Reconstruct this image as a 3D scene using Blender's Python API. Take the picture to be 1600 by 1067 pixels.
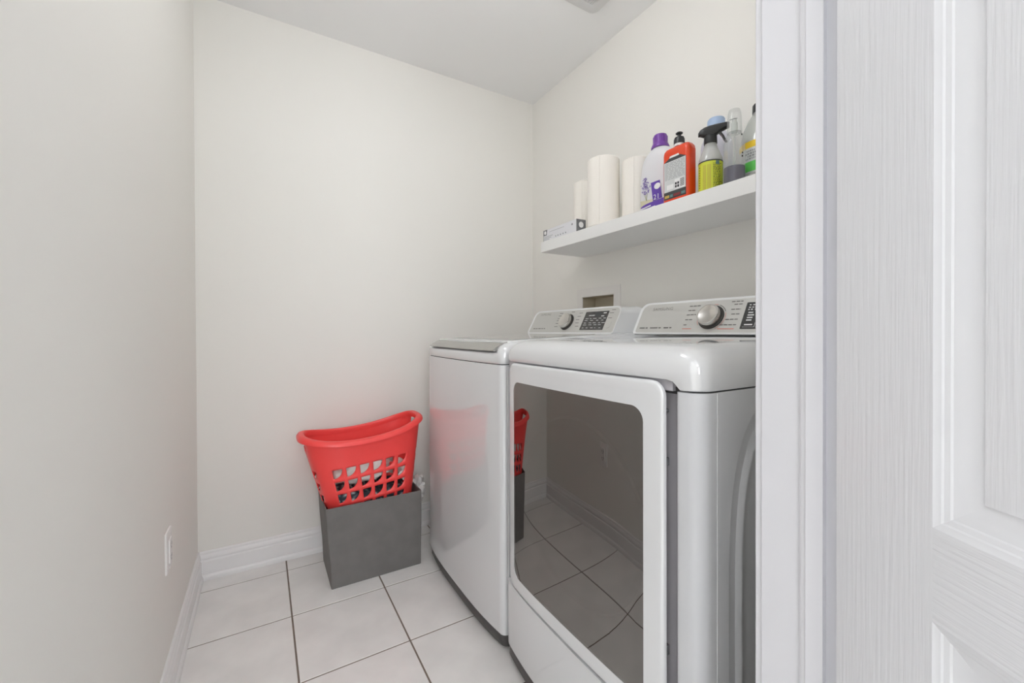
import bpy, bmesh, math, random
from mathutils import Vector, Matrix, noise
random.seed(7)
for o in list(bpy.data.objects):
    bpy.data.objects.remove(o)
SC = bpy.context.scene
COL = SC.collection
R = math.radians

# ------------------------------------------------------------------ camera
CAM_H = 1.04
yaw, pitch, roll = R(30.897), R(-0.3856), R(-0.2032)
Fv = Vector((math.sin(yaw)*math.cos(pitch), math.cos(yaw)*math.cos(pitch), math.sin(pitch)))
Rv = Vector((math.cos(yaw), -math.sin(yaw), 0))
Uv = Rv.cross(Fv)
R2 = Rv*math.cos(roll) + Uv*math.sin(roll)
U2 = -Rv*math.sin(roll) + Uv*math.cos(roll)
cam = bpy.data.cameras.new('camera')
cam.sensor_width = 36
cam.lens = 36*652.42/1600
cam.shift_y = -(533.5-521.89)/1600
cam.clip_start = 0.02
camo = bpy.data.objects.new('camera', cam)
COL.objects.link(camo)
camo.matrix_world = Matrix(((R2.x, U2.x, -Fv.x, 0), (R2.y, U2.y, -Fv.y, 0), (R2.z, U2.z, -Fv.z, CAM_H), (0, 0, 0, 1)))
SC.camera = camo

# ------------------------------------------------------------------ world, exposure
w = bpy.data.worlds.new('world')
SC.world = w
w.use_nodes = True
w.node_tree.nodes['Background'].inputs[0].default_value = (0.92, 0.96, 1.0, 1)
w.node_tree.nodes['Background'].inputs[1].default_value = 9.8
SC.view_settings.view_transform = 'Standard'
SC.view_settings.look = 'None'
SC.view_settings.gamma = 1
SC.view_settings.use_curve_mapping = False
SC.view_settings.exposure = 0.15
SC.cycles.use_denoising = True
SC.cycles.use_light_tree = False
SC.cycles.max_bounces = 10
SC.cycles.diffuse_bounces = 7
SC.cycles.glossy_bounces = 4
SC.cycles.adaptive_threshold = 0.03
SC.cycles.transparent_max_bounces = 12
SC.cycles.sample_clamp_indirect = 6
UNSEEN_ROOM_LAMP = 12.5      # radiance of the added, unseen globe lamps
UNSEEN_HALL_LAMP = 6.0

# ------------------------------------------------------------------ room sizes (metres)
WL, WR = -0.237, 1.455          # left and right wall faces
WB = 2.172                      # back wall face
WF0, WF1 = 0.207, 0.3237        # front (doorway) wall: hall face, room face
DJ0, DJ1 = -0.157, 0.603        # door opening between the jambs
CZ = 2.45
HX0, HX1, HY0 = -1.1, 1.6, -1.7  # hall

# ------------------------------------------------------------------ materials
def lin(c):
    return tuple(((v/255)/12.92 if v/255 <= 0.04045 else ((v/255+0.055)/1.055)**2.4) for v in c) + (1.0,)

def mat(name, rgb, rough=0.5, metal=0.0, coat=0.0, ior=1.5, var=0.0, vscale=6.0, bump=0.0, bscale=(60, 60, 60), rgb2=None, coat_rough=0.05, emit=None, sheen=0.0, alpha=1.0, trans=0.0):
    m = bpy.data.materials.new(name)
    m.use_nodes = True
    nt = m.node_tree
    b = nt.nodes['Principled BSDF']
    b.inputs['Base Color'].default_value = lin(rgb)
    b.inputs['Roughness'].default_value = rough
    b.inputs['Metallic'].default_value = metal
    b.inputs['IOR'].default_value = ior
    b.inputs['Coat Weight'].default_value = coat
    b.inputs['Coat Roughness'].default_value = coat_rough
    b.inputs['Sheen Weight'].default_value = sheen
    b.inputs['Alpha'].default_value = alpha
    b.inputs['Transmission Weight'].default_value = trans
    tc = nt.nodes.new('ShaderNodeTexCoord')
    if var > 0 or rgb2:
        nz = nt.nodes.new('ShaderNodeTexNoise')
        nz.inputs['Scale'].default_value = vscale
        nz.inputs['Detail'].default_value = 5
        nt.links.new(tc.outputs['Object'], nz.inputs['Vector'])
        mx = nt.nodes.new('ShaderNodeMix')
        mx.data_type = 'RGBA'
        rp = nt.nodes.new('ShaderNodeMapRange')
        rp.inputs[1].default_value = 0.35
        rp.inputs[2].default_value = 0.65
        nt.links.new(nz.outputs['Fac'], rp.inputs[0])
        nt.links.new(rp.outputs[0], mx.inputs['Factor'])
        c2 = rgb2 or tuple(max(0, v*(1-var)) for v in rgb)
        mx.inputs['A'].default_value = lin(rgb)
        mx.inputs['B'].default_value = lin(c2)
        nt.links.new(mx.outputs['Result'], b.inputs['Base Color'])
    if bump > 0:
        mp = nt.nodes.new('ShaderNodeMapping')
        mp.inputs['Scale'].default_value = bscale
        nt.links.new(tc.outputs['Object'], mp.inputs['Vector'])
        n2 = nt.nodes.new('ShaderNodeTexNoise')
        n2.inputs['Scale'].default_value = 1.0
        n2.inputs['Detail'].default_value = 3
        nt.links.new(mp.outputs[0], n2.inputs['Vector'])
        bp = nt.nodes.new('ShaderNodeBump')
        bp.inputs['Strength'].default_value = bump
        bp.inputs['Distance'].default_value = 0.002
        nt.links.new(n2.outputs['Fac'], bp.inputs['Height'])
        nt.links.new(bp.outputs[0], b.inputs['Normal'])
    if emit:
        b.inputs['Emission Color'].default_value = lin(emit[0])
        b.inputs['Emission Strength'].default_value = emit[1]
    return m

def clear_mat(name, tint, gloss=0.12, body=None, body_fac=0.0):
    """thin clear plastic: tinted transparency, some diffuse body, a gloss layer"""
    m = bpy.data.materials.new(name)
    m.use_nodes = True
    nt = m.node_tree
    nt.nodes.clear()
    out = nt.nodes.new('ShaderNodeOutputMaterial')
    tr = nt.nodes.new('ShaderNodeBsdfTransparent')
    tr.inputs[0].default_value = lin(tint)
    cur = tr.outputs[0]
    if body:
        df = nt.nodes.new('ShaderNodeBsdfDiffuse')
        df.inputs[0].default_value = lin(body)
        mx = nt.nodes.new('ShaderNodeMixShader')
        mx.inputs[0].default_value = body_fac
        nt.links.new(cur, mx.inputs[1])
        nt.links.new(df.outputs[0], mx.inputs[2])
        cur = mx.outputs[0]
    gl = nt.nodes.new('ShaderNodeBsdfGlossy')
    gl.inputs['Roughness'].default_value = 0.06
    lw = nt.nodes.new('ShaderNodeLayerWeight')
    lw.inputs[0].default_value = 0.35
    mr = nt.nodes.new('ShaderNodeMath')
    mr.operation = 'MULTIPLY_ADD'
    mr.inputs[1].default_value = 0.25
    mr.inputs[2].default_value = gloss*0.3
    nt.links.new(lw.outputs['Fresnel'], mr.inputs[0])
    m2 = nt.nodes.new('ShaderNodeMixShader')
    nt.links.new(mr.outputs[0], m2.inputs[0])
    nt.links.new(cur, m2.inputs[1])
    nt.links.new(gl.outputs[0], m2.inputs[2])
    nt.links.new(m2.outputs[0], out.inputs[0])
    return m

M = {}
M['wall'] = mat('cream_wall_paint', (239, 237, 232), 0.75, bump=0.06, bscale=(220, 220, 60))
M['ceiling'] = mat('white_ceiling_paint', (244, 244, 244), 0.85)
M['trim'] = mat('white_trim_paint', (219, 219, 224), 0.35, coat=0.15)
M['door'] = mat('white_grained_door_paint', (219, 220, 224), 0.38, coat=0.12, bump=0.36, bscale=(240, 240, 8))
M['door_rail'] = mat('white_grained_rail_paint', (219, 220, 224), 0.38, coat=0.12, bump=0.6, bscale=(8, 8, 300))
M['door_plain'] = mat('white_door_moulding_paint', (220, 221, 225), 0.32, coat=0.2)
M['hall_wall'] = mat('hall_wall_paint', (232, 230, 226), 0.8)
M['tile'] = mat('ceramic_tile', (243, 241, 239), 0.32, var=0.04, vscale=7, coat=0.15, coat_rough=0.2, bump=0.05, bscale=(30, 30, 30))
M['baseboard'] = mat('white_baseboard_paint', (240, 239, 239), 0.35, coat=0.15)
M['grout'] = mat('grout', (128, 116, 106), 0.9)
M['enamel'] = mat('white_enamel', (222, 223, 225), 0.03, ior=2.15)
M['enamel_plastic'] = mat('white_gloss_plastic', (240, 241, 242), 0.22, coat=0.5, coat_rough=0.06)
M['enamel_side'] = mat('painted_steel_side', (206, 207, 210), 0.4, coat=0.2, coat_rough=0.15)  # white enamel darkened to offset strong hall light on the dryer column
M['gap'] = mat('dark_gap', (60, 58, 58), 0.8)
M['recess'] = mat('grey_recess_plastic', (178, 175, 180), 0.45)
M['kick'] = mat('charcoal_kick', (82, 80, 79), 0.55, var=0.08, vscale=30)
M['panel_grey'] = mat('silver_grey_panel', (204, 203, 199), 0.42, metal=0.15)
M['chrome'] = mat('brushed_metal', (190, 189, 186), 0.22, metal=1.0)
M['knob_top'] = mat('spun_metal_knob', (205, 202, 198), 0.17, metal=1.0)
M['dark_chrome'] = mat('dark_knob_base', (70, 68, 66), 0.3, metal=0.6)
M['black_display'] = mat('black_display', (46, 45, 45), 0.25, coat=0.5)
M['display_print'] = mat('white_print', (222, 222, 222), 0.6)
M['grey_print'] = mat('grey_print', (112, 110, 108), 0.6)
M['pale_print'] = mat('embossed_logo_print', (138, 136, 132), 0.5)
M['red_print'] = mat('red_print', (214, 120, 105), 0.6)
M['lid_glass'] = mat('lid_glass', (150, 148, 147), 0.12, coat=1.0)
M['red'] = mat('red_plastic', (252, 74, 72), 0.38, coat=0.1)
M['bin'] = mat('grey_bin_board', (121, 118, 116), 0.8, bump=0.15, bscale=(300, 300, 300), var=0.05, vscale=20)
M['bag'] = mat('white_plastic_bag', (225, 222, 220), 0.35)
M['white_cloth'] = mat('white_cloth', (226, 222, 218), 0.9, var=0.1, vscale=18)
M['shelf'] = mat('white_shelf_laminate', (238, 238, 237), 0.45)
M['paper'] = mat('paper_towel', (245, 241, 234), 0.95, bump=0.3, bscale=(160, 160, 160))
M['card'] = mat('cardboard_core', (190, 160, 120), 0.9)
M['lav_body'] = mat('milky_bottle_plastic', (224, 224, 228), 0.35, coat=0.2)
M['purple'] = mat('purple_plastic', (118, 62, 160), 0.35, coat=0.2)
M['purple_print'] = mat('purple_print', (98, 66, 168), 0.5)
M['lilac_print'] = mat('lilac_print', (128, 108, 178), 0.5)
M['cream_print'] = mat('cream_print', (214, 208, 178), 0.5)
M['green_stem_print'] = mat('sage_print', (168, 170, 130), 0.5)
M['white_print'] = mat('label_white', (238, 238, 238), 0.5)
M['orange'] = mat('orange_plastic', (226, 66, 20), 0.3, coat=0.3)
M['black_plastic'] = mat('black_plastic', (40, 41, 43), 0.35)
M['label_grey'] = mat('label_pale_grey', (212, 214, 214), 0.5)
M['label_dark'] = mat('label_charcoal', (62, 64, 66), 0.5)
M['text_grey'] = mat('label_text_grey', (150, 152, 154), 0.6)
M['text_dark'] = mat('label_text_dark', (50, 50, 54), 0.6)
M['yellow_print'] = mat('label_yellow_green', (208, 216, 66), 0.5)
M['yellow'] = mat('label_yellow', (244, 206, 46), 0.5)
M['green'] = mat('label_green', (92, 196, 84), 0.5)
M['maroon'] = mat('label_maroon', (130, 50, 56), 0.5)
M['teal'] = mat('label_teal', (96, 130, 130), 0.5)
M['gold'] = mat('label_gold', (190, 160, 80), 0.5)
M['blue_cap'] = mat('pale_blue_cap', (172, 194, 226), 0.4)
M['pale_bottle'] = mat('pale_lilac_bottle', (214, 214, 226), 0.4)
M['clear'] = clear_mat('clear_plastic', (252, 253, 253), gloss=0.05, body=(236, 238, 238), body_fac=0.13)
M['clear_milky'] = clear_mat('frosted_plastic', (242, 245, 243), body=(232, 234, 230), body_fac=0.45)
M['liquid'] = clear_mat('violet_liquid', (96, 88, 122), body=(74, 68, 100), body_fac=0.75)
M['carton'] = mat('white_carton', (226, 226, 230), 0.5)
M['carton_dark'] = mat('carton_end_grey', (120, 121, 124), 0.5)
M['outlet'] = mat('outlet_plate_white', (238, 236, 234), 0.35, coat=0.2)
M['slot'] = mat('outlet_slot', (60, 58, 56), 0.6)
M['box_beige'] = mat('outlet_box_beige', (206, 196, 176), 0.6)
M['box_frame'] = mat('outlet_box_frame', (234, 231, 228), 0.5)
M['vent'] = mat('vent_white', (222, 222, 222), 0.5)
M['brass'] = mat('satin_nickel', (170, 168, 164), 0.3, metal=1)
M['lamp_glass'] = mat('lamp_diffuser', (255, 250, 240), 0.4, emit=((250, 252, 255), UNSEEN_ROOM_LAMP))
M['hall_lamp_glass'] = mat('hall_lamp_diffuser', (250, 252, 255), 0.4, emit=((250, 251, 255), UNSEEN_HALL_LAMP))

# dark reflective appliance glass
def glass_mat():
    m = bpy.data.materials.new('smoked_door_glass')
    m.use_nodes = True
    nt = m.node_tree
    nt.nodes.clear()
    out = nt.nodes.new('ShaderNodeOutputMaterial')
    tr = nt.nodes.new('ShaderNodeBsdfTransparent')
    tr.inputs[0].default_value = (0.20, 0.18, 0.165, 1)
    gl = nt.nodes.new('ShaderNodeBsdfGlossy')
    gl.inputs['Roughness'].default_value = 0.012
    gl.inputs['Color'].default_value = (1.0, 0.95, 0.91, 1)
    fr = nt.nodes.new('ShaderNodeFresnel')
    fr.inputs[0].default_value = 2.9
    mx = nt.nodes.new('ShaderNodeMixShader')
    nt.links.new(fr.outputs[0], mx.inputs[0])
    nt.links.new(tr.outputs[0], mx.inputs[1])
    nt.links.new(gl.outputs[0], mx.inputs[2])
    nt.links.new(mx.outputs[0], out.inputs[0])
    return m
M['smoked'] = glass_mat()

def plaid_mat():
    m = bpy.data.materials.new('dark_plaid_cloth')
    m.use_nodes = True
    nt = m.node_tree
    b = nt.nodes['Principled BSDF']
    b.inputs['Roughness'].default_value = 0.9
    tc = nt.nodes.new('ShaderNodeTexCoord')
    facs = []
    for d in ('X', 'Z'):
        wv = nt.nodes.new('ShaderNodeTexWave')
        wv.bands_direction = d
        wv.inputs['Scale'].default_value = 11
        wv.inputs['Distortion'].default_value = 5.0
        wv.inputs['Detail Scale'].default_value = 2.0
        nt.links.new(tc.outputs['Object'], wv.inputs['Vector'])
        facs.append(wv.outputs['Fac'])
    ad = nt.nodes.new('ShaderNodeMath')
    ad.operation = 'MULTIPLY'
    nt.links.new(facs[0], ad.inputs[0])
    nt.links.new(facs[1], ad.inputs[1])
    rp = nt.nodes.new('ShaderNodeValToRGB')
    rp.color_ramp.elements[0].color = lin((46, 52, 60))
    rp.color_ramp.elements[1].color = lin((196, 200, 200))
    e = rp.color_ramp.elements.new(0.35)
    e.color = lin((84, 96, 104))
    nt.links.new(ad.outputs[0], rp.inputs[0])
    nt.links.new(rp.outputs[0], b.inputs['Base Color'])
    return m
M['plaid'] = plaid_mat()

# ------------------------------------------------------------------ object helpers
def thing(name, label, cat, loc=(0, 0, 0), group=None):
    o = bpy.data.objects.new(name, None)
    o.empty_display_size = 0.05
    COL.objects.link(o)
    o.location = loc
    o['label'] = label
    o['category'] = cat
    if group:
        o['group'] = group
    return o

PRINT = {'printed_markings', 'display_print', 'label_print', 'fine_print', 'label_patch', 'barcode', 'printed_text', 'lavender_print', 'stem_print', 'printed_mark', 'label_stripe', 'slots', 'cycle_ring', 'brand_lettering', 'label_number', 'grip_ridges'}
def wpos(o):
    p = Vector((0, 0, 0))
    while o is not None:
        p += o.location
        o = o.parent
    return p

def mk(name, bm, m, parent=None, smooth=None, origin=None, label=None):
    """bm holds world coordinates; the object's origin is its parent's base or the given point"""
    me = bpy.data.meshes.new(name)
    org = wpos(parent) if parent is not None else Vector(origin or (0, 0, 0))
    bmesh.ops.recalc_face_normals(bm, faces=bm.faces[:])
    bmesh.ops.translate(bm, verts=bm.verts[:], vec=-org)
    bm.to_mesh(me)
    bm.free()
    if m is not None:
        me.materials.append(m)
    if smooth is not None:
        for p in me.polygons:
            p.use_smooth = True
        me.set_sharp_from_angle(angle=R(smooth))
    o = bpy.data.objects.new(name, me)
    COL.objects.link(o)
    if parent is not None:
        o.parent = parent
    else:
        o.location = org
    if label:
        o['label'] = label
    if name in PRINT:
        o['kind'] = 'stuff'
    return o

def top(o, label, cat, group=None):
    o['label'] = label
    o['category'] = cat
    if group:
        o['group'] = group
    return o

def struct(o, label=None, cat=None):
    o['kind'] = 'structure'
    if label:
        o['label'] = label
        o['category'] = cat
    return o

def box(bm, x0, x1, y0, y1, z0, z1, bev=0.0, seg=2, mtx=None):
    r = bmesh.ops.create_cube(bm, size=1)
    vs = r['verts']
    bmesh.ops.scale(bm, vec=(x1-x0, y1-y0, z1-z0), verts=vs)
    bmesh.ops.translate(bm, vec=((x0+x1)/2, (y0+y1)/2, (z0+z1)/2), verts=vs)
    if bev > 0:
        es = list({e for v in vs for e in v.link_edges})
        rb = bmesh.ops.bevel(bm, geom=es, offset=bev, segments=seg, affect='EDGES', profile=0.5)
        vs = list({v for f in rb['faces'] for v in f.verts} | {v for v in vs if v.is_valid})
    if mtx is not None:
        bmesh.ops.transform(bm, matrix=mtx, verts=vs)
    return vs

def nb():
    return bmesh.new()

def bx(*a, **k):
    bm = nb()
    box(bm, *a, **k)
    return bm

def loft(bm, rings, cap0=False, cap1=False, closed=True):
    vr = [[bm.verts.new(p) for p in r] for r in rings]
    n = len(vr[0])
    for a, b in zip(vr, vr[1:]):
        for i in range(n if closed else n-1):
            j = (i+1) % n
            bm.faces.new((a[i], a[j], b[j], b[i]))
    if cap0:
        bm.faces.new(vr[0])
    if cap1:
        bm.faces.new(vr[-1][::-1])
    return vr

def lathe(bm, prof, c=(0, 0, 0), seg=24, sx=1.0, sy=1.0, mtx=None, expo=2.0):
    """prof: list of (radius, z); closed at zero radii"""
    rings = []
    for r, z in prof:
        ring = []
        rr = max(r, 1e-5)
        for i in range(seg):
            a = 2*math.pi*i/seg
            ca, sa = math.cos(a), math.sin(a)
            px = math.copysign(abs(ca)**(2/expo), ca)
            py = math.copysign(abs(sa)**(2/expo), sa)
            p = Vector((px*rr*sx, py*rr*sy, z))
            if mtx is not None:
                p = mtx @ p
            ring.append(p + Vector(c))
        rings.append(ring)
    return loft(bm, rings, True, True)

def rrect(a0, a1, b0, b1, r, nc=6, ns=6):
    """rounded rectangle outline, always 4*(nc+ns) points"""
    pts = []
    cs = [(a1-r, b1-r, 0), (a0+r, b1-r, 90), (a0+r, b0+r, 180), (a1-r, b0+r, 270)]
    for k in range(4):
        cx, cy, a = cs[k]
        for i in range(nc+1):
            t = R(a + 90*i/nc)
            pts.append((cx+r*math.cos(t), cy+r*math.sin(t)))
        nx, ny, na = cs[(k+1) % 4]
        e = (nx+r*math.cos(R(na)), ny+r*math.sin(R(na)))
        s = pts[-1]
        for i in range(1, ns):
            f = i/ns
            pts.append((s[0]+(e[0]-s[0])*f, s[1]+(e[1]-s[1])*f))
    return pts

def sweep(bm, path, sec, closed=False, up=Vector((0, 0, 1))):
    """sweep a closed 2-D section (side, up) along a path"""
    n = len(path)
    rings = []
    for i, p in enumerate(path):
        p = Vector(p)
        if closed:
            t = Vector(path[(i+1) % n]) - Vector(path[(i-1) % n])
        else:
            t = Vector(path[min(i+1, n-1)]) - Vector(path[max(i-1, 0)])
        t.normalize()
        s = t.cross(up).normalized()
        u = s.cross(t).normalized()
        rings.append([p + s*a + u*b for a, b in sec])
    if closed:
        rings.append(rings[0])
        loft(bm, rings)
        bmesh.ops.remove_doubles(bm, verts=bm.verts[:], dist=1e-6)
    else:
        loft(bm, rings, True, True)

def circle(r, n=8, rb=None):
    return [(r*math.cos(2*math.pi*i/n), (rb or r)*math.sin(2*math.pi*i/n)) for i in range(n)]

def quad(bm, a, b, c, d):
    return bm.faces.new([bm.verts.new(p) for p in (a, b, c, d)])

def text_bm(body, size, mtx, align='CENTER', squeeze=1.0):
    cu = bpy.data.curves.new('t', 'FONT')
    cu.body = body
    cu.size = size
    cu.align_x = align
    cu.align_y = 'CENTER'
    cu.space_character = 1.1
    o = bpy.data.objects.new('t', cu)
    COL.objects.link(o)
    dg = bpy.context.evaluated_depsgraph_get()
    me = bpy.data.meshes.new_from_object(o.evaluated_get(dg))
    bm = nb()
    bm.from_mesh(me)
    bmesh.ops.scale(bm, vec=(squeeze, 1, 1), verts=bm.verts[:])
    bmesh.ops.transform(bm, matrix=mtx, verts=bm.verts[:])
    bpy.data.objects.remove(o)
    bpy.data.curves.remove(cu)
    bpy.data.meshes.remove(me)
    return bm

# ------------------------------------------------------------------ the setting
fl = mk('floor', bx(HX0, HX1, HY0, WB+0.1, -0.06, -0.002), M['grout'])
struct(fl, 'pale square ceramic tile floor with thin brown grout lines', 'floor')
TX, TY, PX, PY, G = 0.0875, 2.064, 0.3345, 0.342, 0.0055
_tm = {}
def tile_mesh(wx, wy):
    k = (round(wx, 4), round(wy, 4))
    if k not in _tm:
        bm = nb()
        vs = box(bm, -wx/2, wx/2, -wy/2, wy/2, -0.006, 0.0)
        es = [e for e in bm.edges if all(v.co.z > -0.001 for v in e.verts)]
        bmesh.ops.bevel(bm, geom=es, offset=0.0012, segments=1, affect='EDGES')
        me = bpy.data.meshes.new('tile')
        bm.to_mesh(me)
        bm.free()
        me.materials.append(M['tile'])
        _tm[k] = me
    return _tm[k]
def lay_tiles(x0, x1, y0, y1):
    for i in range(-8, 8):
        for j in range(-14, 3):
            a0 = max(TX+PX*i+G/2, x0)
            a1 = min(TX+PX*(i+1)-G/2, x1)
            b0 = max(TY+PY*j+G/2, y0)
            b1 = min(TY+PY*(j+1)-G/2, y1)
            if a1-a0 < 0.01 or b1-b0 < 0.01:
                continue
            o = bpy.data.objects.new('tile', tile_mesh(a1-a0, b1-b0))
            COL.objects.link(o)
            o.parent = fl
            o.location = ((a0+a1)/2, (b0+b1)/2, 0)
lay_tiles(WL, WR, WF1-0.003, WB)
lay_tiles(DJ0, DJ1, WF0, WF1-0.003)
lay_tiles(HX0, HX1, HY0, WF0)

struct(mk('ceiling', bx(HX0-0.1, HX1+0.1, HY0-0.1, WB+0.1, CZ, CZ+0.1), M['ceiling']), 'flat white painted ceiling', 'ceiling')
struct(mk('wall_left', bx(WL-0.1, WL, WF1, WB, -0.002, CZ), M['wall']), 'left laundry room wall with a power outlet low down', 'wall')
struct(mk('wall_back', bx(WL-0.1, WR+0.12, WB, WB+0.1, -0.002, CZ), M['wall']), 'cream back wall behind the red basket', 'wall')
# right wall with the pocket for the washer supply box
BY0, BY1, BZ0, BZ1 = 1.474, 1.700, 1.055, 1.216
bm = nb()
box(bm, WR, WR+0.12, WF1, BY0, -0.002, CZ)
box(bm, WR, WR+0.12, BY1, WB, -0.002, CZ)
box(bm, WR, WR+0.12, BY0, BY1, -0.002, BZ0)
box(bm, WR, WR+0.12, BY0, BY1, BZ1, CZ)
bmesh.ops.remove_doubles(bm, verts=bm.verts[:], dist=1e-5)
struct(mk('wall_right', bm, M['wall']), 'cream right wall carrying the white shelf', 'wall')
# doorway wall
bm = nb()
box(bm, WL-0.1, DJ0-0.018, WF0, WF1, -0.002, CZ)
box(bm, DJ1+0.018, WR+0.12, WF0, WF1, -0.002, CZ)
box(bm, DJ0-0.018, DJ1+0.018, WF0, WF1, 2.05, CZ)
struct(mk('wall_front', bm, M['wall']), 'wall around the laundry room doorway', 'wall')
# hall shell behind the camera
struct(mk('wall_hall_left', bx(HX0-0.1, HX0, HY0, WF0, -0.002, CZ), M['hall_wall']), 'pale hall wall left of the viewer', 'wall')
struct(mk('wall_hall_right', bx(HX1, HX1+0.1, HY0, WF0, -0.002, CZ), M['hall_wall']), 'pale hall wall behind the open door', 'wall')
HW = (-0.75, 0.95, 0.90, 2.15)   # opening for the added hall window
bm = nb()
box(bm, HX0-0.1, HW[0], HY0-0.1, HY0, -0.002, CZ)
box(bm, HW[1], HX1+0.1, HY0-0.1, HY0, -0.002, CZ)
box(bm, HW[0], HW[1], HY0-0.1, HY0, -0.002, HW[2])
box(bm, HW[0], HW[1], HY0-0.1, HY0, HW[3], CZ)
struct(mk('wall_hall_back', bm, M['hall_wall']), 'pale hall wall with a window behind the viewer', 'wall')
wn = thing('window_1', 'wide white framed window in the hall behind the viewer', 'window', ((HW[0]+HW[1])/2, HY0-0.05, HW[2]))  # added out of view so daylight enters through the doorway
wn['kind'] = 'structure'
for a in (HW[0], (HW[0]+HW[1])/2-0.02, HW[1]-0.04):
    mk('frame_bar', bx(a, a+0.04, HY0-0.08, HY0-0.03, HW[2], HW[3]), M['trim'], wn)
for a in (HW[2], HW[3]-0.04):
    mk('frame_bar', bx(HW[0], HW[1], HY0-0.08, HY0-0.03, a, a+0.04), M['trim'], wn)
pd = bpy.data.lights.new('window_portal', 'AREA')
pd.shape = 'RECTANGLE'
pd.size = HW[1]-HW[0]
pd.size_y = HW[3]-HW[2]
pd.cycles.is_portal = True
po = bpy.data.objects.new('window_portal', pd)
COL.objects.link(po)
po.location = ((HW[0]+HW[1])/2, HY0-0.09, (HW[2]+HW[3])/2)
po.rotation_euler = (R(90), 0, 0)
bm = nb()
box(bm, HX0-0.1, WL-0.1, WF0, WF1, -0.002, CZ)
struct(mk('wall_hall_front', bm, M['hall_wall']), 'short stretch of hall wall beside the doorway', 'wall')

# baseboards: moulded board with a shoe at the floor
BB = [(0, 0.118), (0.005, 0.118), (0.0075, 0.1145), (0.0078, 0.106), (0.0100, 0.1025), (0.0112, 0.094), (0.0112, 0.0885), (0.0085, 0.086), (0.0085, 0.082), (0.0125, 0.078),
      (0.0135, 0.072), (0.0135, 0.024), (0.0150, 0.0235), (0.0185, 0.019), (0.0200, 0.013), (0.0200, 0.0003), (0, 0.0003)]
def baseboard(name, p0, p1, nrm, label):
    bm = nb()
    n = Vector(nrm)
    loft(bm, [[Vector(p0)+n*a+Vector((0, 0, b)) for a, b in BB], [Vector(p1)+n*a+Vector((0, 0, b)) for a, b in BB]], True, True)
    struct(mk(name, bm, M['baseboard'], smooth=25), label, 'baseboard')
baseboard('baseboard_left', (WL, WF1+0.015, 0), (WL, WB, 0), (1, 0, 0), 'white moulded baseboard along the left wall')
baseboard('baseboard_back', (WL, WB, 0), (WR, WB, 0), (0, -1, 0), 'white moulded baseboard behind the grey bin')
baseboard('baseboard_right', (WR, WF1, 0), (WR, WB, 0), (-1, 0, 0), 'white moulded baseboard behind the washer')

# door jambs with stops, head, and casings
def jamb_side(sgn, xj):
    bm = nb()
    x0, x1 = (xj, xj+0.018) if sgn > 0 else (xj-0.018, xj)
    box(bm, x0, x1, WF0, WF1+0.001, 0, 2.05, 0.0015)
    return bm
t = mk('trim_1', jamb_side(1, DJ1), M['trim'])
struct(t, 'white door jamb with stop on the hinge side', 'door jamb')
STOP = [(0, 0.2735), (0.004, 0.2735), (0.0045, 0.2715), (0.0065, 0.2705), (0.0075, 0.2655), (0.0100, 0.2640), (0.0100, 0.2465), (0.0092, 0.2450), (0, 0.2450)]
bm = nb()
loft(bm, [[Vector((DJ1-a, b, z)) for a, b in STOP] for z in (0.0005, 2.03)], True, True)
mk('door_stop', bm, M['trim'], t, smooth=30)
def casing(parent, y, ny, x, sx):
    prof = [(0.004, 0), (0.004, 0.009), (0.010, 0.013), (0.030, 0.014), (0.040, 0.018), (0.066, 0.018), (0.070, 0.014), (0.070, 0)]
    bm = nb()
    loft(bm, [[Vector((x+sx*a, y+ny*b, z)) for a, b in prof] for z in (0.0005, 2.09)], True, True)
    mk('casing', bm, M['trim'], parent, smooth=30)
casing(t, WF1+0.001, 1, DJ1, 1)
casing(t, WF0, -1, DJ1+0.012, 1)
t2 = struct(mk('trim_2', jamb_side(-1, DJ0), M['trim']), 'white door jamb on the latch side', 'door jamb')
bm = nb()
loft(bm, [[Vector((DJ0+a, b, z)) for a, b in STOP] for z in (0.0005, 2.03)], True, True)
mk('door_stop', bm, M['trim'], t2, smooth=30)
casing(t2, WF0, -1, DJ0, -1)
t3 = struct(mk('trim_3', bx(DJ0, DJ1, WF0, WF1, 2.032, 2.05), M['trim']), 'white head jamb above the doorway', 'door jamb')

# ------------------------------------------------------------------ open panelled door
DW, DT, DH = 0.752, 0.035, 2.02
OPEN = R(60.0)
def dpt(s, n, z):
    """door coordinates: s from the hinge, n towards the room face, z up"""
    dx, dy = -math.cos(OPEN), -math.sin(OPEN)
    nx, ny = -math.sin(OPEN), math.cos(OPEN)
    return Vector((DJ1 + dx*s + nx*n, WF0 + dy*s + ny*n, z))
door = thing('door_1', 'open white moulded panel door with wood grain beside the dryer', 'door', (DJ1, WF0, 0.008))
door['kind'] = 'structure'
ST = 0.112
cols = [(ST, DW/2-0.05), (DW/2+0.05, DW-ST)]
rows = [(0.235, 0.777), (0.862, 1.60), (1.69, 1.90)]
def dbox(s0, s1, n0, n1, z0, z1):
    bm = nb()
    vs = box(bm, 0, 1, 0, 1, 0, 1)
    for v in bm.verts:
        v.co = dpt(s0+(s1-s0)*v.co.x, n0+(n1-n0)*v.co.y, z0+(z1-z0)*v.co.z)
    return bm
Z0, Z1 = 0.008, DH
core = 0.012
mk('stile', dbox(0.003, ST, core-0.012, DT, Z0, Z1), M['door'], door)
mk('stile', dbox(DW-ST, DW, 0, DT, Z0, Z1), M['door'], door)
for za, zb in ((Z0, rows[0][0]), (rows[0][1], rows[1][0]), (rows[1][1], rows[2][0]), (rows[2][1], Z1)):
    mk('rail', dbox(ST, DW-ST, 0, DT, za, zb), M['door_rail'], door)
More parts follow.
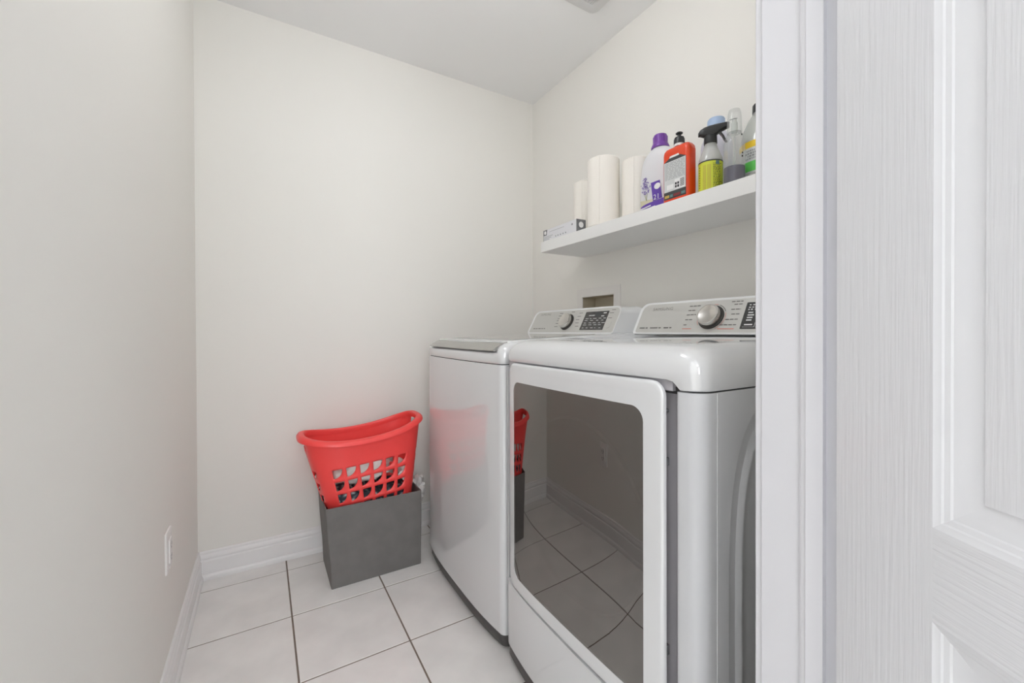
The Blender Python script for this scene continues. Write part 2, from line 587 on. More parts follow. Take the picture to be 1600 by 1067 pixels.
for za, zb in rows:
    mk('mullion', dbox(cols[0][1], cols[1][0], 0, DT, za, zb), M['door'], door)
# each recessed panel: stepped sticking, cove, then the grained field
PROF = [(0.0, 0.0), (0.0010, -0.0006), (0.0055, -0.0020), (0.0070, -0.0032), (0.0110, -0.0044), (0.0125, -0.0056), (0.0160, -0.0066), (0.0185, -0.0074), (0.0260, -0.0098), (0.0330, -0.0108), (0.0338, -0.0086)]
for s0, s1 in cols:
    for za, zb in rows:
        bm = nb()
        rings = []
        for a, b in PROF:
            rings.append([dpt(s0+a, DT+b, za+a), dpt(s1-a, DT+b, za+a), dpt(s1-a, DT+b, zb-a), dpt(s0+a, DT+b, zb-a)])
        loft(bm, rings)
        a = PROF[-1][0]
        pm = mk('panel_moulding', bm, M['door_plain'], door, smooth=14)
        mk('panel', dbox(s0+a, s1-a, 0.006, DT+PROF[-1][1], za+a, zb-a), M['door'], door)
        mk('panel_back', dbox(s0, s1, 0, 0.012, za, zb), M['door_plain'], door)
for z in (0.25, 1.75):
    bm = nb()
    lathe(bm, [(0, 0), (0.006, 0), (0.006, 0.09), (0, 0.09)], c=(DJ1+0.002, WF0-0.007, z), seg=12)
    mk('hinge', bm, M['brass'], door, smooth=40)
bm = nb()
kn = dpt(DW-0.06, DT, 0.95)
nrm = (dpt(0, 1, 0)-dpt(0, 0, 0)).normalized()
q = Vector((0, 0, 1)).rotation_difference(nrm).to_matrix().to_4x4()
lathe(bm, [(0, 0), (0.03, 0), (0.03, 0.004), (0.012, 0.008), (0.011, 0.03), (0.026, 0.04), (0.028, 0.052), (0.02, 0.062), (0, 0.064)], c=kn, mtx=q)
mk('door_knob', bm, M['brass'], door, smooth=40)

# ------------------------------------------------------------------ unseen lamps, added to light the room and hall
def unseen_globe_lamp(x, y, rad, drop, glass, label):
    lp = thing('ceiling_lamp', label, 'lamp', (x, y, CZ), 'globe ceiling lamps')
    zc = CZ-drop
    bm = nb()
    lathe(bm, [(0, CZ), (0.06, CZ), (0.062, CZ-0.012), (0.02, CZ-0.022), (0.012, CZ-0.03), (0.012, zc+rad+0.006), (0.035, zc+rad+0.003), (0.035, zc+rad-0.008), (0, zc+rad-0.008)], c=(x, y, 0), seg=32)
    mk('stem', bm, M['brass'], lp, smooth=40)
    bm = nb()
    n = 8
    lathe(bm, [(rad*math.sin(math.pi*k/n), zc-rad*math.cos(math.pi*k/n)) for k in range(n+1)], c=(x, y, 0), seg=16)
    mk('shade', bm, glass, lp, smooth=50)
    return lp
unseen_globe_lamp(0.50, 0.98, 0.12, 0.22, M['lamp_glass'], 'frosted globe ceiling lamp in the laundry room')
unseen_globe_lamp(-0.2, -0.85, 0.12, 0.22, M['hall_lamp_glass'], 'frosted globe ceiling lamp in the hall')

# ------------------------------------------------------------------ appliances
def bow(y, yc, hw, xf, dep=0.016, ex=3.0):
    t = min(1.0, abs((y-yc)/hw))
    return xf + dep*t**ex

def plan(y0, y1, xf, xb, r, i=0.0, n=20, na=7, dep=0.016, ex=3.0, ib=0.0):
    yc, hw = (y0+y1)/2, (y1-y0)/2
    ya, yb = y0+i, y1-i
    xe = xf+dep+i
    pts = [(xb-ib, ya), (xe+r, ya)]
    rr = r
    for k in range(1, na+1):
        a = R(90*k/na)
        pts.append((xe+rr-rr*math.sin(a), ya+rr-rr*math.cos(a)))
    for k in range(1, n):
        y = ya+rr+(yb-ya-2*rr)*k/n
        tt = abs((y-yc)/max(1e-6, (hw-i-rr)))
        pts.append((xf+i+dep*tt**ex, y))
    for k in range(na, -1, -1):
        a = R(90*k/na)
        pts.append((xe+rr-rr*math.sin(a), yb-rr+rr*math.cos(a)))
    pts.append((xb-ib, yb))
    return pts

def ring3(pl, zf):
    return [Vector((x, y, zf(x, y) if callable(zf) else zf)) for x, y in pl]

# control console face: bottom at (1.2, 1.028), top at (1.258, 1.135)
FN = Vector((-0.107, 0, 0.058)).normalized()
FACE_L = math.hypot(0.107, 0.058)
def face(y, v, n=0.0):
    return Vector((1.2+0.058*v, y, 1.028+0.107*v)) + FN*n

def console_outline(y0, y1, v0, v1, rt, rb, na=7):
    """outline in (y, v) with v as a fraction of the face height"""
    pts = []
    def arc(cy, cl, r, a0):
        for k in range(na+1):
            a = R(a0+90*k/na)
            pts.append((cy+r*math.cos(a), (cl+r*math.sin(a))/FACE_L))
    l0, l1 = v0*FACE_L, v1*FACE_L
    arc(y1-rt, l1-rt, rt, 0)
    arc(y0+rt, l1-rt, rt, 90)
    arc(y0+rb, l0+rb, rb, 180)
    arc(y1-rb, l0+rb, rb, 270)
    return pts

def fbar(bm, ya, yb, va, vb, n=0.0012, lean=0.0):
    """printed bar on the console face"""
    quad(bm, face(ya, va, n), face(yb, va, n), face(yb+lean, vb, n), face(ya+lean, vb, n))

def face_mtx(y, v, n=0.0014):
    # text x axis runs towards -y (left to right as the camera sees it)
    X = Vector((0, -1, 0))
    Y = Vector((0.058, 0, 0.107)).normalized()
    Z = X.cross(Y)
    p = face(y, v, n)
    return Matrix(((X.x, Y.x, Z.x, p.x), (X.y, Y.y, Z.y, p.y), (X.z, Y.z, Z.z, p.z), (0, 0, 0, 1)))

def knob(parent, y, v, r=0.036):
    q = Vector((0, 0, 1)).rotation_difference(FN).to_matrix().to_4x4()
    bm = nb()
    lathe(bm, [(0, 0), (r*1.16, 0), (r*1.16, 0.003), (r*1.06, 0.005), (r*1.02, 0.008), (0, 0.008)], c=face(y, v, 0.0008), mtx=q, seg=36)
    k = mk('knob', bm, M['dark_chrome'], parent, smooth=35)
    bm = nb()
    lathe(bm, [(0, 0.006), (r*0.97, 0.006), (r, 0.009), (r, 0.021), (r*0.95, 0.0248), (r*0.88, 0.0252), (r*0.8, 0.0246), (r*0.5, 0.0218), (r*0.2, 0.0205), (0, 0.0203)], c=face(y, v, 0.0008), mtx=q, seg=36)
    mk('knob_cap', bm, M['knob_top'], k, smooth=35, label='brushed metal dial cap')
    return k

def console(root, y0, y1, yb0, yb1, xb):
    out = console_outline(y0, y1, 0.0, 1.075, 0.034, 0.012)
    rings = []
    # front rim, then flaring back to the full width of the machine
    inner = console_outline(y0+0.009, y1-0.009, 0.05, 1.020, 0.028, 0.009)
    rings.append([face(a, b, 0.0) for a, b in inner])
    rings.append([face(a, b, 0.0025) for a, b in out])
    rings.append([face(y0+(a-y0)*1.0, b, -0.004) + Vector((0, 0, 0.0)) for a, b in out])
    def wide(a, f):
        t = (a-y0)/(y1-y0)
        return a + f*((yb0+(yb1-yb0)*t)-a)
    rings.append([Vector((face(a, b).x*0.55+xb*0.45, wide(a, 0.55), face(a, b).z-0.001)) for a, b in out])
    rings.append([Vector((xb, wide(a, 1.0), face(a, b).z-0.012*max(0, b))) for a, b in out])
    bm = nb()
    loft(bm, rings, True, True)
    h = mk('console', bm, M['enamel_plastic'], root, smooth=40)
    inner = console_outline(y0+0.0092, y1-0.0092, 0.052, 1.018, 0.0278, 0.0088)
    bm = nb()
    loft(bm, [[face(a, b, -0.001) for a, b in inner], [face(a, b, 0.0006) for a, b in inner]], True, True)
    mk('control_panel', bm, M['panel_grey'], h, smooth=30, label='silver grey control panel')
    return h

def kick(root, y0, y1, xf, z1):
    bm = nb()
    pl = plan(y0+0.004, y1-0.004, xf+0.004, xf+0.09, 0.03)
    pl2 = plan(y0+0.006, y1-0.006, xf+0.012, xf+0.09, 0.03)
    loft(bm, [ring3(pl2, 0.012), ring3(pl, 0.03), ring3(pl, z1)], True, True)
    mk('kick_plate', bm, M['kick'], root, smooth=40)

def feet(root, y0, y1, x0, x1):
    for x in (x0, x1):
        for y in (y0, y1):
            bm = nb()
            lathe(bm, [(0, 0.0), (0.022, 0.0), (0.024, 0.006), (0.018, 0.012), (0.008, 0.016), (0.008, 0.06), (0, 0.06)], c=(x, y, 0), seg=14)
            mk('foot', bm, M['black_plastic'], root, smooth=40)

XB = 1.405
# ---------------- washing machine
W0, W1 = 1.160, 1.848
wm = thing('washing_machine', 'white top loading washing machine next to the red basket', 'washing machine', (1.02, (W0+W1)/2, 0))
feet(wm, W0+0.06, W1-0.06, 0.74, XB-0.06)
kick(wm, W0, W1, 0.638, 0.060)
bm = nb()
loft(bm, [ring3(plan(W0, W1, 0.641, XB, 0.022), 0.058), ring3(plan(W0, W1, 0.638, XB, 0.022), 0.066), ring3(plan(W0, W1, 0.638, XB, 0.022), 0.929), ring3(plan(W0, W1, 0.638, XB, 0.022, i=0.0015), 0.931)], True, True)
mk('cabinet', bm, M['enamel'], wm, smooth=35)
bm = nb()
loft(bm, [ring3(plan(W0, W1, 0.638, XB, 0.022, i=0.005), z) for z in (0.925, 0.940)], True, True)
mk('seam', bm, M['gap'], wm, smooth=35)
slope = lambda base: (lambda x, y: base + max(0.0, (x-0.70))*0.052)
bm = nb()
rings = [ring3(plan(W0, W1, 0.638, XB, 0.024, i=0.0012), 0.934), ring3(plan(W0, W1, 0.638, XB, 0.024), 0.936), ring3(plan(W0, W1, 0.638, XB, 0.026), 0.962)]
L0, L1 = 1.205, 1.806
def sstep(t):
    t = max(0.0, min(1.0, t))
    return t*t*(3-2*t)
for i, z, ex_ in ((0.0008, 0.968, 0.004), (0.0015, 0.972, 0.018), (0.005, 0.982, 0.022), (0.011, 0.991, 0.022), (0.020, 0.998, 0.018), (0.032, 1.0025, 0.010), (0.040, 1.0035, 0.002)):
    rg = ring3(plan(W0, W1, 0.638, XB, 0.026+i*0.5, i=i), slope(z))
    for v in rg:
        if v.x < 0.75:
            v.x += ex_*sstep((v.y-L0+0.012)/0.016)*sstep((L1+0.012-v.y)/0.016)
    rings.append(rg)
loft(bm, rings, True, True)
tc_ = mk('top_cover', bm, M['enamel'], wm, smooth=40)
# curve shared by the lid handle and the grey shadow strip below it
def handle_curve(k, n=24):
    y = L0+(L1-L0)*k/n
    return y, bow(y, (W0+W1)/2, 0.344, 0.0, 0.016, 3.0)
lid = nb()
pl = []
rings = []
for x0_, z in ((0.690, 1.0005), (0.690, 1.0065)):
    pl = rrect(x0_, 1.17, L0-0.005, L1+0.012, 0.03)
    rings.append([Vector((x, y, z+(x-0.69)*0.045)) for x, y in pl])
loft(lid, rings, True, True)
lido = mk('lid', lid, M['enamel_plastic'], wm, smooth=40)
bm = nb()
rings = [[Vector((x, y, z+(x-0.69)*0.045)) for x, y in rrect(0.76, 1.15, L0+0.04, L1-0.03, 0.04)] for z in (1.005, 1.0078)]
loft(bm, rings, True, True)
mk('lid_window', bm, M['lid_glass'], lido, smooth=40, label='grey glass lid window')
bm = nb()
sec = [(0.005, 0.9750), (0.0052, 0.9785), (0.016, 0.9880), (0.032, 0.9965), (0.050, 1.0030), (0.066, 1.0065), (0.066, 0.9960), (0.036, 0.9860), (0.012, 0.9742)]
rings = []
for k in range(25):
    y, d = handle_curve(k)
    f = 0.9 if k in (0, 24) else 1.0
    rings.append([Vector((0.634+a+d, y, b)) for a, b in sec])
loft(bm, rings, True, True)
mk('lid_handle', bm, M['chrome'], lido, smooth=30, label='brushed silver strip along the lid front')
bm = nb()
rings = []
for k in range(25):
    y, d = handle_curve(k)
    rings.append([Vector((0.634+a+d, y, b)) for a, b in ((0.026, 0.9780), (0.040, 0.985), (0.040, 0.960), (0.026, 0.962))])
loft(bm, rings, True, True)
mk('handle_recess', bm, M['recess'], lido, smooth=30)  # grey strip carries the shadow tone beneath the handle
hc = console(wm, 1.222, 1.846, W0+0.005, W1+0.004, XB)
# printing and display
bm = nb()
loft(bm, [[face(a, b, 0.0005) for a, b in console_outline(1.292, 1.438, 0.15, 0.90, 0.002, 0.002)], [face(a, b, 0.0014) for a, b in console_outline(1.292, 1.438, 0.15, 0.90, 0.002, 0.002)]], True, True)
dsp = mk('display', bm, M['black_display'], hc, label='dark control display')
bm = nb()
rr = random.Random(3)
for v in (0.22, 0.34, 0.42, 0.52, 0.60):
    y = 1.425
    while y > 1.31:
        wd = rr.uniform(0.008, 0.022)
        fbar(bm, y, y-wd, v, v+0.022, 0.002)
        y -= wd + rr.uniform(0.008, 0.02)
for y, v in ((1.33, 0.68), (1.322, 0.80), (1.41, 0.72), (1.39, 0.72)):
    fbar(bm, y, y-0.018, v, v+0.04, 0.002)
mk('display_print', bm, M['display_print'], dsp)
bm = nb()
fbar(bm, 1.376, 1.335, 0.70, 0.86, 0.0018)
mk('display_window', bm, M['label_dark'], dsp)
knob(hc, 1.548, 0.50, 0.036)
bm = nb()
for k, v in enumerate((0.30, 0.44, 0.57, 0.66, 0.78, 0.90)):
    off = (0.004, 0.0, -0.002, -0.002, 0.004, 0.010)[k]
    fbar(bm, 1.634+off*0, 1.608+off*0, v, v+0.022)
for v, ya in ((0.30, 1.478), (0.44, 1.486), (0.58, 1.490), (0.72, 1.488), (0.86, 1.484), (0.93, 1.545)):
    fbar(bm, ya, ya-0.024, v, v+0.022)
for ya, yb in ((1.808, 1.790), (1.785, 1.770), (1.764, 1.742), (1.736, 1.722), (1.716, 1.704)):
    fbar(bm, ya, yb, 0.21, 0.245)
for ya, yb, v in ((1.286, 1.262, 0.80), (1.280, 1.258, 0.92), (1.284, 1.262, 0.60)):
    fbar(bm, ya, yb, v, v+0.02)
pr = console_outline(1.256, 1.284, 0.22, 0.50, 0.008, 0.008)
mk('printed_markings', bm, M['grey_print'], hc)
bm = nb()
a = [face(p_, q_, 0.0007) for p_, q_ in pr]
b = [face(p_, q_, 0.002) for p_, q_ in console_outline(1.2565, 1.2835, 0.225, 0.495, 0.0078, 0.0078)]
loft(bm, [a, b], True, True)
mk('start_button', bm, M['panel_grey'], hc, smooth=40)
mk('brand_lettering', text_bm('SAMSUNG', 0.0165, face_mtx(1.748, 0.89), squeeze=1.1), M['pale_print'], hc)

# ---------------- dryer
D0, D1 = 0.458, 1.146
dr = thing('clothes_dryer', 'white front loading dryer with a dark glass door', 'dryer', (1.02, (D0+D1)/2, 0))
feet(dr, D0+0.06, D1-0.06, 0.74, XB-0.06)
kick(dr, D0, D1, 0.638, 0.060)
# lower front panel below the door
bm = nb()
rings = [ring3(plan(D0, D1, 0.642, 0.76, 0.030), 0.058), ring3(plan(D0, D1, 0.639, 0.76, 0.030), 0.066), ring3(plan(D0, D1, 0.639, 0.76, 0.030), 0.262)]
loft(bm, rings, True, True)
mk('lower_panel', bm, M['enamel'], dr, smooth=35)
# front frame: column at the hinge side, recess behind the door
YC = 0.508
pl = [(0.708, D0), (0.692, D0)]
for k in range(1, 9):
    a_ = R(90*k/8)
    pl.append((0.692-0.034*math.sin(a_), D0+0.034-0.034*math.cos(a_)))
pl += [(0.657, 0.500), (0.658, 0.5045), (0.6600, 0.5065), (0.676, YC), (0.686, YC+0.006), (0.688, YC+0.02), (0.688, D1-0.022), (0.684, D1-0.016), (0.664, D1-0.012), (0.664, D1-0.006), (0.672, D1), (0.708, D1)]
bm = nb()
loft(bm, [ring3(pl, 0.262), ring3(pl, 0.927)], True, True)
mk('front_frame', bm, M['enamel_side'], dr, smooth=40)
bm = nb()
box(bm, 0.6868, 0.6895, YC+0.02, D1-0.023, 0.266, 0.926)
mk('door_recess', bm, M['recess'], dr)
# cabinet with the embossed side panel
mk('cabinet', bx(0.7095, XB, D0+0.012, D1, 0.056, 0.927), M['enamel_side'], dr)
def side_ring(a, dy, n=64, ax=0.277, az=0.44, cx=1.020, cz=0.475, ex=3.6):
    out = []
    for k in range(n):
        t = 2*math.pi*k/n
        c, s = math.cos(t), math.sin(t)
        out.append(Vector((cx+(ax-a)*math.copysign(abs(c)**(2/ex), c), D0+dy, cz+(az-a)*math.copysign(abs(s)**(2/ex), s))))
    return out
def rect_ring(dy, n=64):
    out = []
    x0, x1, z0, z1 = 0.7095, XB, 0.056, 0.927
    for k in range(n):
        t = 2*math.pi*k/n
        c, s = math.cos(t), math.sin(t)
        m_ = max(abs(c), abs(s))
        out.append(Vector(((x0+x1)/2+(x1-x0)/2*c/m_, D0+dy, (z0+z1)/2+(z1-z0)/2*s/m_)))
    return out
bm = nb()
loft(bm, [rect_ring(0.0115), rect_ring(0.0), side_ring(0.0, 0.0), side_ring(0.0025, 0.0035), side_ring(0.007, 0.0052), side_ring(0.030, 0.0085), side_ring(0.034, 0.0090), side_ring(0.041, 0.0015), side_ring(0.047, 0.0010), side_ring(0.054, 0.0070), side_ring(0.075, 0.0085)], False, True)
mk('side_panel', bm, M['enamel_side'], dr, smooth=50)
bm = nb()
box(bm, 0.7065, 0.7105, D0-0.0008, D0+0.01, 0.06, 0.927, 0.0007)
mk('side_joint_strip', bm, M['enamel'], dr)
# top cover, arched over the door opening
def sstep(t):
    t = max(0.0, min(1.0, t))
    return t*t*(3-2*t)
def z_low(x, y):
    if x > 0.70:
        return 0.930
    return 0.930 + 0.018*sstep((y-0.500)/0.02)*sstep((D1-0.004-y)/0.012)
bm = nb()
P_ = lambda i, r=0.040: plan(D0, D1, 0.650, XB, r, i=i, n=40, dep=0.007)
rings = [ring3(P_(0.012), lambda x, y: z_low(x, y)+0.001), ring3(P_(0.0016), z_low), ring3(P_(0.0), lambda x, y: z_low(x, y)+0.002), ring3(P_(-0.001), 0.962)]
dsl = lambda base: (lambda x, y: base + max(0.0, (x-0.70))*0.018)
for i, z in ((0.0, 0.974), (0.003, 0.984), (0.009, 0.9935), (0.018, 1.002), (0.030, 1.0085), (0.046, 1.0125), (0.060, 1.0135)):
    rings.append(ring3(P_(i, 0.040+0.3*i), dsl(z)))
loft(bm, rings, True, True)
mk('top_cover', bm, M['enamel'], dr, smooth=45)
bm = nb()
loft(bm, [ring3(plan(D0, D1, 0.664, XB, 0.03, i=0.006, dep=0.004), z) for z in (0.920, 0.934)], True, True)
mk('seam', bm, M['gap'], dr, smooth=35)
bm = nb()
box(bm, 0.664, 0.70, YC+0.012, D1-0.02, 0.926, 0.9475)
mk('recess_head', bm, M['recess'], dr)
# door frame with bowed front and smoked glass
yc, hw = (D0+D1)/2, 0.30
def dx_(y):
    t = abs((y-0.815)/0.292)
    return 0.6365 + 0.0060*t**2 + 0.0075*t**6
def drng(y0, y1, z0, z1, r, off):
    return [Vector((dx_(y)+off, y, z)) for y, z in rrect(y0, y1, z0, z1, r, 8, 10)]
OY0, OY1, OZ0, OZ1 = 0.5285, 1.1060, 0.2670, 0.9450
GY0, GY1, GZ0, GZ1 = 0.5730, 1.0710, 0.3080, 0.8900
rings = [drng(OY0+0.044, OY1-0.010, OZ0+0.012, OZ1-0.012, 0.02, 0.036), drng(OY0+0.018, OY1-0.004, OZ0+0.004, OZ1-0.004, 0.028, 0.018), drng(OY0+0.0008, OY1-0.0005, OZ0+0.0005, OZ1-0.0005, 0.03, 0.009),
         drng(OY0+0.001, OY1-0.001, OZ0+0.001, OZ1-0.001, 0.03, 0.005), drng(OY0+0.004, OY1-0.004, OZ0+0.004, OZ1-0.004, 0.028, 0.0015), drng(OY0+0.009, OY1-0.008, OZ0+0.008, OZ1-0.008, 0.026, 0.0)]
for f in (0.33, 0.66, 1.0):
    rings.append(drng(OY0+0.009+(GY0-OY0-0.009)*f, OY1-0.008+(GY1-OY1+0.008)*f, OZ0+0.008+(GZ0-OZ0-0.008)*f, OZ1-0.008+(GZ1-OZ1+0.008)*f, 0.03, 0.0))
rings.append(drng(GY0+0.0006, GY1-0.0006, GZ0+0.0006, GZ1-0.0006, 0.03, 0.003))
bm = nb()
loft(bm, rings)
dd = mk('door', bm, M['enamel'], dr, smooth=40)
bm = nb()
def grng(f):
    cy, cz = (GY0+GY1)/2, (GZ0+GZ1)/2
    return [Vector((dx_(cy+(y-cy)*f)+0.0012, cy+(y-cy)*f, cz+(z-cz)*f)) for y, z in rrect(GY0+0.0003, GY1-0.0003, GZ0+0.0003, GZ1-0.0003, 0.03, 8, 10)]
gr = [grng(1-k/14) for k in range(14)]
vr = loft(bm, gr)
cv = bm.verts.new((dx_((GY0+GY1)/2)+0.0012, (GY0+GY1)/2, (GZ0+GZ1)/2))
last = vr[-1]
for i in range(len(last)):
    bm.faces.new((last[i], last[(i+1) % len(last)], cv))
go = mk('door_glass', bm, M['smoked'], dd, smooth=60, label='smoked reflective glass')
if go.data.polygons[0].normal.x > 0:
    go.data.flip_normals()
# inner door: dark liner with a round drum window
bm = nb()
box(bm, 0.663, 0.672, GY0-0.02, GY1+0.02, GZ0-0.02, GZ1+0.02)
mk('door_liner', bm, M['label_dark'], dd)
bm = nb()
q = Vector((0, 0, 1)).rotation_difference(Vector((-1, 0, 0))).to_matrix().to_4x4()
lathe(bm, [(0.205, 0.0), (0.225, 0.0), (0.228, 0.004), (0.222, 0.008), (0.205, 0.006)], c=(0.663, 0.80, 0.60), mtx=q, seg=48)
bm2 = bm
for f in [f for f in bm2.faces if len(f.verts) > 4]:
    bm2.faces.remove(f)
mk('drum_window_ring', bm2, M['gap'], dd, smooth=40)
for za, zb in ((0.880, 0.886), (0.775, 0.790), (0.40, 0.42)):
    mk('door_hinge', bx(0.664, 0.688, 0.546, 0.560, za, zb, 0.001), M['carton_dark'], dd)
hd = console(dr, 0.500, 1.119, D0+0.006, D1-0.003, XB)
knob(hd, 0.816, 0.50, 0.0365)
bm = nb()
for v, yb in ((0.865, 0.865), (0.728, 0.882), (0.588, 0.874), (0.435, 0.882), (0.272, 0.892)):
    y = 0.909
    while y > yb+0.004:
        fbar(bm, y, max(yb, y-0.012), v, v+0.028)
        y -= 0.0145
for v, ya in ((0.93, 0.763), (0.845, 0.752), (0.70, 0.757), (0.56, 0.752), (0.41, 0.766), (0.255, 0.780)):
    y = ya
    while y > 0.728:
        fbar(bm, y, max(0.7265, y-0.012), v, v+0.028)
        y -= 0.0145
for ya, yb in ((1.094, 1.070), (1.066, 1.056), (1.046, 1.012), (1.008, 0.998), (0.986, 0.966), (0.962, 0.953)):
    fbar(bm, ya, yb, 0.185, 0.222)
mk('printed_markings', bm, M['grey_print'], hd)
bm = nb()
for v, ya, yb in ((0.155, 0.909, 0.875), (0.145, 0.783, 0.730)):
    fbar(bm, ya, yb, v, v+0.02)
def arc_bars(bm, cy, cv_, r0, r1, a0, a1, n=20):
    for k in range(n):
        t0, t1 = R(a0+(a1-a0)*k/n), R(a0+(a1-a0)*(k+1)/n)
        P = lambda r, t: face(cy-r*math.cos(t), cv_+r*math.sin(t)/FACE_L, 0.0012)
        quad(bm, P(r0, t0), P(r1, t0), P(r1, t1), P(r0, t1))
arc_bars(bm, 0.816, 0.50, 0.0465, 0.0478, -60, 20)
arc_bars(bm, 0.816, 0.50, 0.0465, 0.0478, 75, 215, 30)
mk('cycle_ring', bm, M['red_print'], hd)
bm = nb()
arc_bars(bm, 0.816, 0.50, 0.0465, 0.0482, 25, 70)
mk('cycle_ring', bm, M['label_dark'], hd)
mk('brand_lettering', text_bm('SAMSUNG', 0.0165, face_mtx(1.018, 0.835), squeeze=1.1), M['pale_print'], hd)
bm = nb()
loft(bm, [[face(a, b, n_) for a, b in console_outline(0.548, 0.7125, 0.15, 0.89, 0.002, 0.002)] for n_ in (0.0005, 0.0014)], True, True)
dsp = mk('display', bm, M['black_display'], hd, label='dark control display')
bm = nb()
rr = random.Random(5)
for v in (0.37, 0.44, 0.51, 0.58):
    for y in (0.700, 0.662, 0.624, 0.586):
        fbar(bm, y, y-rr.uniform(0.010, 0.019), v, v+0.035, 0.002)
for v in (0.67, 0.73, 0.80):
    y = 0.703
    while y > 0.56:
        wd = rr.uniform(0.004, 0.010)
        fbar(bm, y, y-wd, v, v+0.03, 0.002)
        y -= wd+rr.uniform(0.003, 0.006)
for y in (0.702, 0.664, 0.626, 0.588):
    fbar(bm, y, y-0.024, 0.245, 0.28, 0.002)
    fbar(bm, y+0.004, y-0.030, 0.195, 0.201, 0.002)
    fbar(bm, y-0.030, y-0.031, 0.195, 0.32, 0.002)
mk('display_print', bm, M['display_print'], dsp)

# ------------------------------------------------------------------ shelf and what stands on it
SX, SZ0, SZ = 1.174, 1.424, 1.474
sh = mk('wall_shelf', bx(SX, WR, WF1+0.002, 1.683, SZ0, SZ, 0.0012, 1), M['shelf'], origin=((SX+WR)/2, 1.0, SZ0), smooth=30)
top(sh, 'thick white floating shelf on the right wall above the machines', 'shelf')

def paper_roll(x, y, r, h, label):
    o = thing('paper_towel_roll', label, 'paper towels', (x, y, SZ), 'paper towel rolls on the shelf')
    bm = nb()
    ri = 0.021
    prof = [(ri, 0.001), (r-0.004, 0.0), (r, 0.004), (r, h*0.33), (r+0.0006, h*0.5), (r, h*0.66), (r, h-0.004), (r-0.004, h), (ri, h-0.001), (ri, 0.001)]
    rings = []
    for rr_, z in prof:
        rings.append([Vector((x+rr_*math.cos(2*math.pi*i/40), y+rr_*math.sin(2*math.pi*i/40), SZ+z)) for i in range(40)])
    loft(bm, rings)
    bmesh.ops.remove_doubles(bm, verts=bm.verts[:], dist=1e-6)
    mk('paper', bm, M['paper'], o, smooth=40)
    bm = nb()
    prof = [(ri-0.0005, 0.0), (ri-0.0005, h), (ri-0.002, h), (ri-0.002, 0.0), (ri-0.0005, 0.0)]
    loft(bm, [[Vector((x+a*math.cos(2*math.pi*i/20), y+a*math.sin(2*math.pi*i/20), SZ+z)) for i in range(20)] for a, z in prof])
    mk('core', bm, M['card'], o, smooth=40)
    bm = nb()
    a0 = R(205)
    p0 = Vector((x+(r+0.0008)*math.cos(a0), y+(r+0.0008)*math.sin(a0), SZ+0.003))
    p1 = Vector((x+(r+0.0022)*math.cos(a0+0.12), y+(r+0.0022)*math.sin(a0+0.12), SZ+0.003))
    loft(bm, [[p0, p1, p1+Vector((0.0006, 0, 0)), p0+Vector((0.0006, 0, 0))], [v+Vector((0, 0, h-0.006)) for v in (p0, p1, p1+Vector((0.0006, 0, 0)), p0+Vector((0.0006, 0, 0)))]], True, True)
    mk('loose_sheet', bm, M['paper'], o)
    return o
paper_roll(1.335, 1.540, 0.056, 0.272, 'white paper towel roll half hidden at the back above the small carton')
paper_roll(1.242, 1.318, 0.066, 0.285, 'white paper towel roll standing at the shelf front in full view')
paper_roll(1.312, 1.200, 0.058, 0.256, 'white paper towel roll partly behind the purple capped bottle')

# carton lying along the shelf edge
def place(bm, x, y, z, rz=0.0):
    bmesh.ops.transform(bm, matrix=Matrix.Translation((x, y, z)) @ Matrix.Rotation(rz, 4, 'Z'), verts=bm.verts[:])
    return bm
cb = thing('carton', 'small flat white and grey cardboard carton on the shelf end', 'carton', (1.222, 1.566, SZ))
CR = R(-1.5)
def cpart(name, m, fn, label=None):
    bm = nb()
    fn(bm)
    place(bm, 1.222, 1.566, SZ, CR)
    return mk(name, bm, m, cb, label=label)
cpart('body', M['carton'], lambda b: box(b, -0.026, 0.026, -0.130, 0.130, 0, 0.062, 0.0015, 1))
cpart('end_panel', M['carton_dark'], lambda b: box(b, -0.0262, 0.0262, -0.1306, -0.1300, 0.0005, 0.0618))
cpart('end_panel', M['carton_dark'], lambda b: box(b, -0.0262, 0.0262, 0.1300, 0.1306, 0.0005, 0.0618))
def logo(b):
    lathe(b, [(0, 0), (0.013, 0), (0.013, 0.0006), (0, 0.0006)], seg=24, mtx=Matrix.Translation((0, -0.1306, 0.038)) @ Matrix.Rotation(R(90), 4, 'X'))
cpart('logo_disc', M['white_print'], logo)
def carton_corner(b):
    for y0, y1, z0, z1 in ((0.096, 0.1295, 0.034, 0.0615),):
        quad(b, (-0.0264, y1, z0), (-0.0264, y0+0.006, z0), (-0.0264, y0, z1), (-0.0264, y1, z1))
cpart('logo_patch', M['carton_dark'], carton_corner)
def carton_logo(b):
    for k in range(14):
        a0, a1 = 2*math.pi*k/14, 2*math.pi*(k+1)/14
        b.faces.new([b.verts.new((-0.0267, 0.114, 0.048)), b.verts.new((-0.0267, 0.114+0.009*math.cos(a0), 0.048+0.009*math.sin(a0))), b.verts.new((-0.0267, 0.114+0.009*math.cos(a1), 0.048+0.009*math.sin(a1)))])
cpart('logo_mark', M['white_print'], carton_logo)
